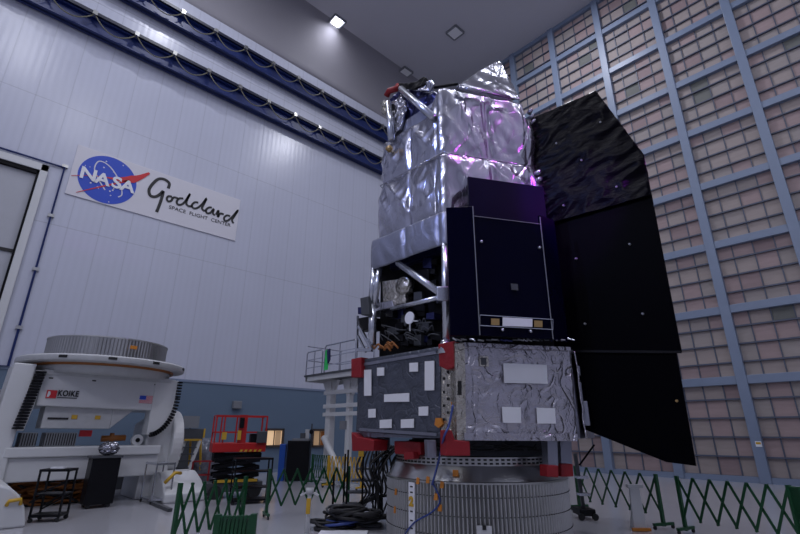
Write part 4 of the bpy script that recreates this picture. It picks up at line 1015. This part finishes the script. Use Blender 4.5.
hp = lambda x, y: Vector((fl(x, y).x, fl(x, y).y, 0))
ptop = lambda x, y, H=.98: Vector((fl(x, y, H).x, fl(x, y, H).y, 0))
barrier(ptop(676.5, 477.5), ptop(788, 487), 6, .98, 'green lattice barrier stretched along the filter wall, at the far right')
barrier(ptop(788.5, 487), ptop(800, 489), 9, .98, 'green lattice barrier folded into a tight bundle at the right edge', w=.05)
barrier(ptop(575, 467), ptop(655.5, 475.5), 6, .98, 'green lattice barrier running from the ring stand towards the gap on the right')
barrier(ptop(270, 470), ptop(349, 467.5), 6, .98, 'green lattice barrier between the black cabinet and the cable pile')
barrier(ptop(180.5, 485), ptop(246, 478), 6, .98, 'green lattice barrier at the lower left, before the red lift')
barrier(ptop(218, 517.5), ptop(254, 517), 9, .98, 'green lattice barrier folded short, nearest to the viewer at bottom left', w=.03)
barrier(ptop(313, 455), ptop(329, 456), 7, .98, 'dark green folded barrier right behind the tall black cabinet', w=.025)
barrier(ptop(329, 456.5), ptop(362, 458), 9, .98, 'yellow lattice barrier under the white access platform', 'yellow', group='yellow barrier', w=.035)

# ---- white sign posts
def post(px, pyb, pyt, label, strip, hh):
    p = hp(px, pyb); t = thing('stanchion', p, label, 'post')
    MB().cyl(p, p+UP*.03, .17, .17, 24).build('base', 'white', t); MB().cyl(p+UP*.03, p+UP*hh, .035, .035, 14).build('pole', 'white', t, True)
    MB().cyl(p+UP*(hh-.1), p+UP*hh, .07, .07, 14).build('cap', 'white_dirty', t, True)
    s = p-FH*.06+RH*.0
    MB().box(s+UP*(hh*.68), (.07, .03, .24), Matrix.Rotation(YAW, 3, 'Z')).build('label_plate', strip, t)
    for sgn in (-1, 1): MB().bar(p+UP*(hh-.05), p+UP*(hh-.12)+RH*sgn*.16, .03).build('clip_arm', 'white', t)
    return t
post(306.5, 545, 490, 'white post with a yellow strip, left of the ring stand', 'yellow', .88)
t = thing('sign_stand', hp(641, 531), 'white folding floor stand with an orange foot, right of the ring stand', 'stand')
p = hp(641, 531); MB().prism([p+RH*a+UP*z for a, z in ((-.13, 0), (.13, 0), (.1, .78), (-.1, .78))], FH*.05).build('panel', 'white', t, bevel=.01)
MB().box(p+UP*.03-FH*.03, (.36, .06, .05), Matrix.Rotation(YAW, 3, 'Z')).build('orange_foot', 'orange', t)
MB().box(p+UP*.8, (.3, .1, .06), Matrix.Rotation(YAW, 3, 'Z')).build('handle', 'white_dirty', t); MB().bar(p+FH*.05+UP*.76, p+FH*.4, .04).build('rear_leg', 'white', t)

# ---- black service stairs + hoses left of ring
p0 = V(-.72, 11.6, 0); mt = rotz(p0, YAW)
t = thing('service_steps', p0, 'black metal service steps and frame just left of the ring stand', 'steps')
for x in (-.75, -.45, -.1, .2): MB(mt).bar((x, -.2, 0), (x, -.2, 1.42 if x > -.7 else .9), .04).build('post', 'blackmatte', t)
for x in (-.6, .1): MB(mt).bar((x, .6, 0), (x, .6, 1.3), .04).build('post', 'blackmatte', t)
for z, dx in ((.25, 0), (.5, .08), (.75, .2), (1.0, .3)): MB(mt).box((-.3+dx, .2, z), (.55, .4, .03)).build('tread', 'dgrey', t)
b = MB(mt)
for i in range(9):
    x = -.1+.07*i; b.tube(smooth_pts([(x-.2, -.15, .2+.03*i), (x+.1, -.22-.02*i, .55), (x-.15+.03*i, -.2, 1.0), (x, -.1, 1.4)], 5), .022, 6)
b.build('hoses', 'rubber', t, True)
MB(mt).box((-.15, -.25, 1.35), (.12, .08, .14)).build('yellow_valve', 'yellow', t)
# cables between ring and bus on the left
b = MB()
rr = random.Random(11)
for i in range(12):
    q = V(-.52+rr.random()*.3, 11.2+rr.random()*.3, 0)
    b.tube(smooth_pts([tuple(q+UP*.05), tuple(q+UP*.6+RH*rr.uniform(-.2, .2)), tuple(q+UP*1.1+RH*rr.uniform(-.2, .2)), tuple(q+UP*1.5+RH*.3+FH*.3)], 5), .02, 6)
tag(recentre(b.build('hose_bundle', 'rubber', None, True)), 'bundle of black hoses rising beside the ring stand to the telescope', 'hoses', kind='stuff')
# pile
pc = fl(350, 528); b = MB(); rr = random.Random(21)
for i in range(34):
    R_ = rr.uniform(.2, .38); cx_ = rr.uniform(-.55, .5); cy_ = rr.uniform(-.25, .3); z_ = rr.uniform(.02, .38)*(1-abs(cx_)*.9); tl = rr.uniform(-.25, .25); tl2 = rr.uniform(-.2, .2)
    pts = [pc+RH*(cx_+R_*math.cos(a))+FH*(cy_+R_*.7*math.sin(a))+UP*max(.03, z_+tl*R_*math.cos(a)+tl2*R_*math.sin(a)) for a in [k*math.pi/9 for k in range(19)]]
    b.cur = rr.choice([0, 0, 0, 1, 2]); b.tube(pts, rr.uniform(.022, .04), 6)
tag(recentre(b.build('cable_pile', ['rubber', 'bluecable', 'dgrey'], None, True)), 'pile of coiled black cables on the floor left of the ring stand', 'cables', kind='stuff')
b = MB(); q = fl(343, 535); b.box(q+UP*.02, (.9, .5, .03), Matrix.Rotation(YAW, 3, 'Z')); tag(recentre(b.build('floor_mat', 'patch')), 'pale sheet on the floor in front of the cable pile', 'sheet')
# wheeled jack right of ring
p0 = V(4.15, 11.6, 0); mt = rotz(p0, YAW); t = thing('jack_stand', p0, 'dark wheeled jack peeking out right of the ring stand', 'stand')
MB(mt).box((0, 0, .15), (.35, .5, .14)).build('base', 'black', t, bevel=.02); MB(mt).bar((0, 0, .2), (-.05, 0, 1.35), .07).build('mast', 'dgrey', t)
for z in (.5, .85): MB(mt).box((.02, -.05, z), (.25, .2, .05)).build('bracket', 'chrome', t)
for s in (-.15, .15): MB(mt).cyl((s, -.27, .07), (s, -.22, .07), .07, .07, 14).build('wheel', 'rubber', t)
MB(mt).bar((0, -.05, 1.1), (.35, -.2, 1.55), .04).build('tie_rod', 'blackmatte', t)

# ================================================================== LIGHT
def area(x, y, z, size, power, col, target, name='area_lamp', spread=None):
    l = bpy.data.lights.new(name, 'AREA'); l.shape = 'SQUARE'; l.size = size; l.energy = power; l.color = col
    o = bpy.data.objects.new(name, l); COL.objects.link(o); o.location = (x, y, z)
    o.rotation_euler = (Vector(target)-Vector((x, y, z))).to_track_quat('-Z', 'Y').to_euler()
    if spread: l.spread = spread
    return o
cw = (.86, .88, 1.0)
for x, y, pw in ((6.5, 4.5, 500), (9.5, -3, 380), (15.5, -2, 560), (22, 2.5, 620), (27.5, 8, 560), (29, 16, 420), (12.6, 17, 900)):
    area(x, y, HC-.15, .8, pw*.98, cw, (x, y, 0), 'ceiling_lamp')
area(p.x*0+fl(337, 21.5, HC).x, fl(337, 21.5, HC).y, HC-.2, .5, 60, cw, (fl(337, 21.5, HC).x, fl(337, 21.5, HC).y, 0), 'ceiling_lamp')
area(18, -7, 15, 2.0, 420, (.88, .88, 1.0), V(1.5, 10, 4), 'fill_lamp')  # unseen fill light, added behind the camera to brighten the telescope's front
def spot(loc, tgt, power, col, size, blend=.6, rad=.15):
    l = bpy.data.lights.new('spot_lamp', 'SPOT'); l.energy = power; l.color = col; l.spot_size = math.radians(size); l.spot_blend = blend; l.shadow_soft_size = rad
    o = bpy.data.objects.new('spot_lamp', l); COL.objects.link(o); o.location = loc
    o.rotation_euler = (Vector(tgt)-Vector(loc)).to_track_quat('-Z', 'Y').to_euler()
spot(V(9.5, 5.5, 9.0), V(3.2, 8.6, 7.4), 1100, (.75, .12, 1.0), 30)
spot(V(3.0, 3.0, 9.5), V(3.4, 8.6, 6.0), 1700, (.45, .04, 1.0), 22)
spot(V(3.2, 6.4, 13.0), V(2.2, 8.4, 7.0), 620, (.75, .15, 1.0), 26)
spot(V(-4.5, 4.0, 10.5), V(.8, 8.2, 6.9), 600, (.25, .35, 1.0), 40)
w = bpy.data.worlds.new('world'); sc.world = w; w.use_nodes = True
bg = w.node_tree.nodes['Background']; bg.inputs[0].default_value = (.66, .68, .86, 1); bg.inputs[1].default_value = .1
sc.view_settings.view_transform = 'Standard'; sc.view_settings.look = 'None'; sc.view_settings.gamma = 1; sc.view_settings.use_curve_mapping = False
sc.view_settings.exposure = 0.0
sc.cycles.max_bounces = 6; sc.cycles.sample_clamp_indirect = 4; sc.cycles.use_denoising = True
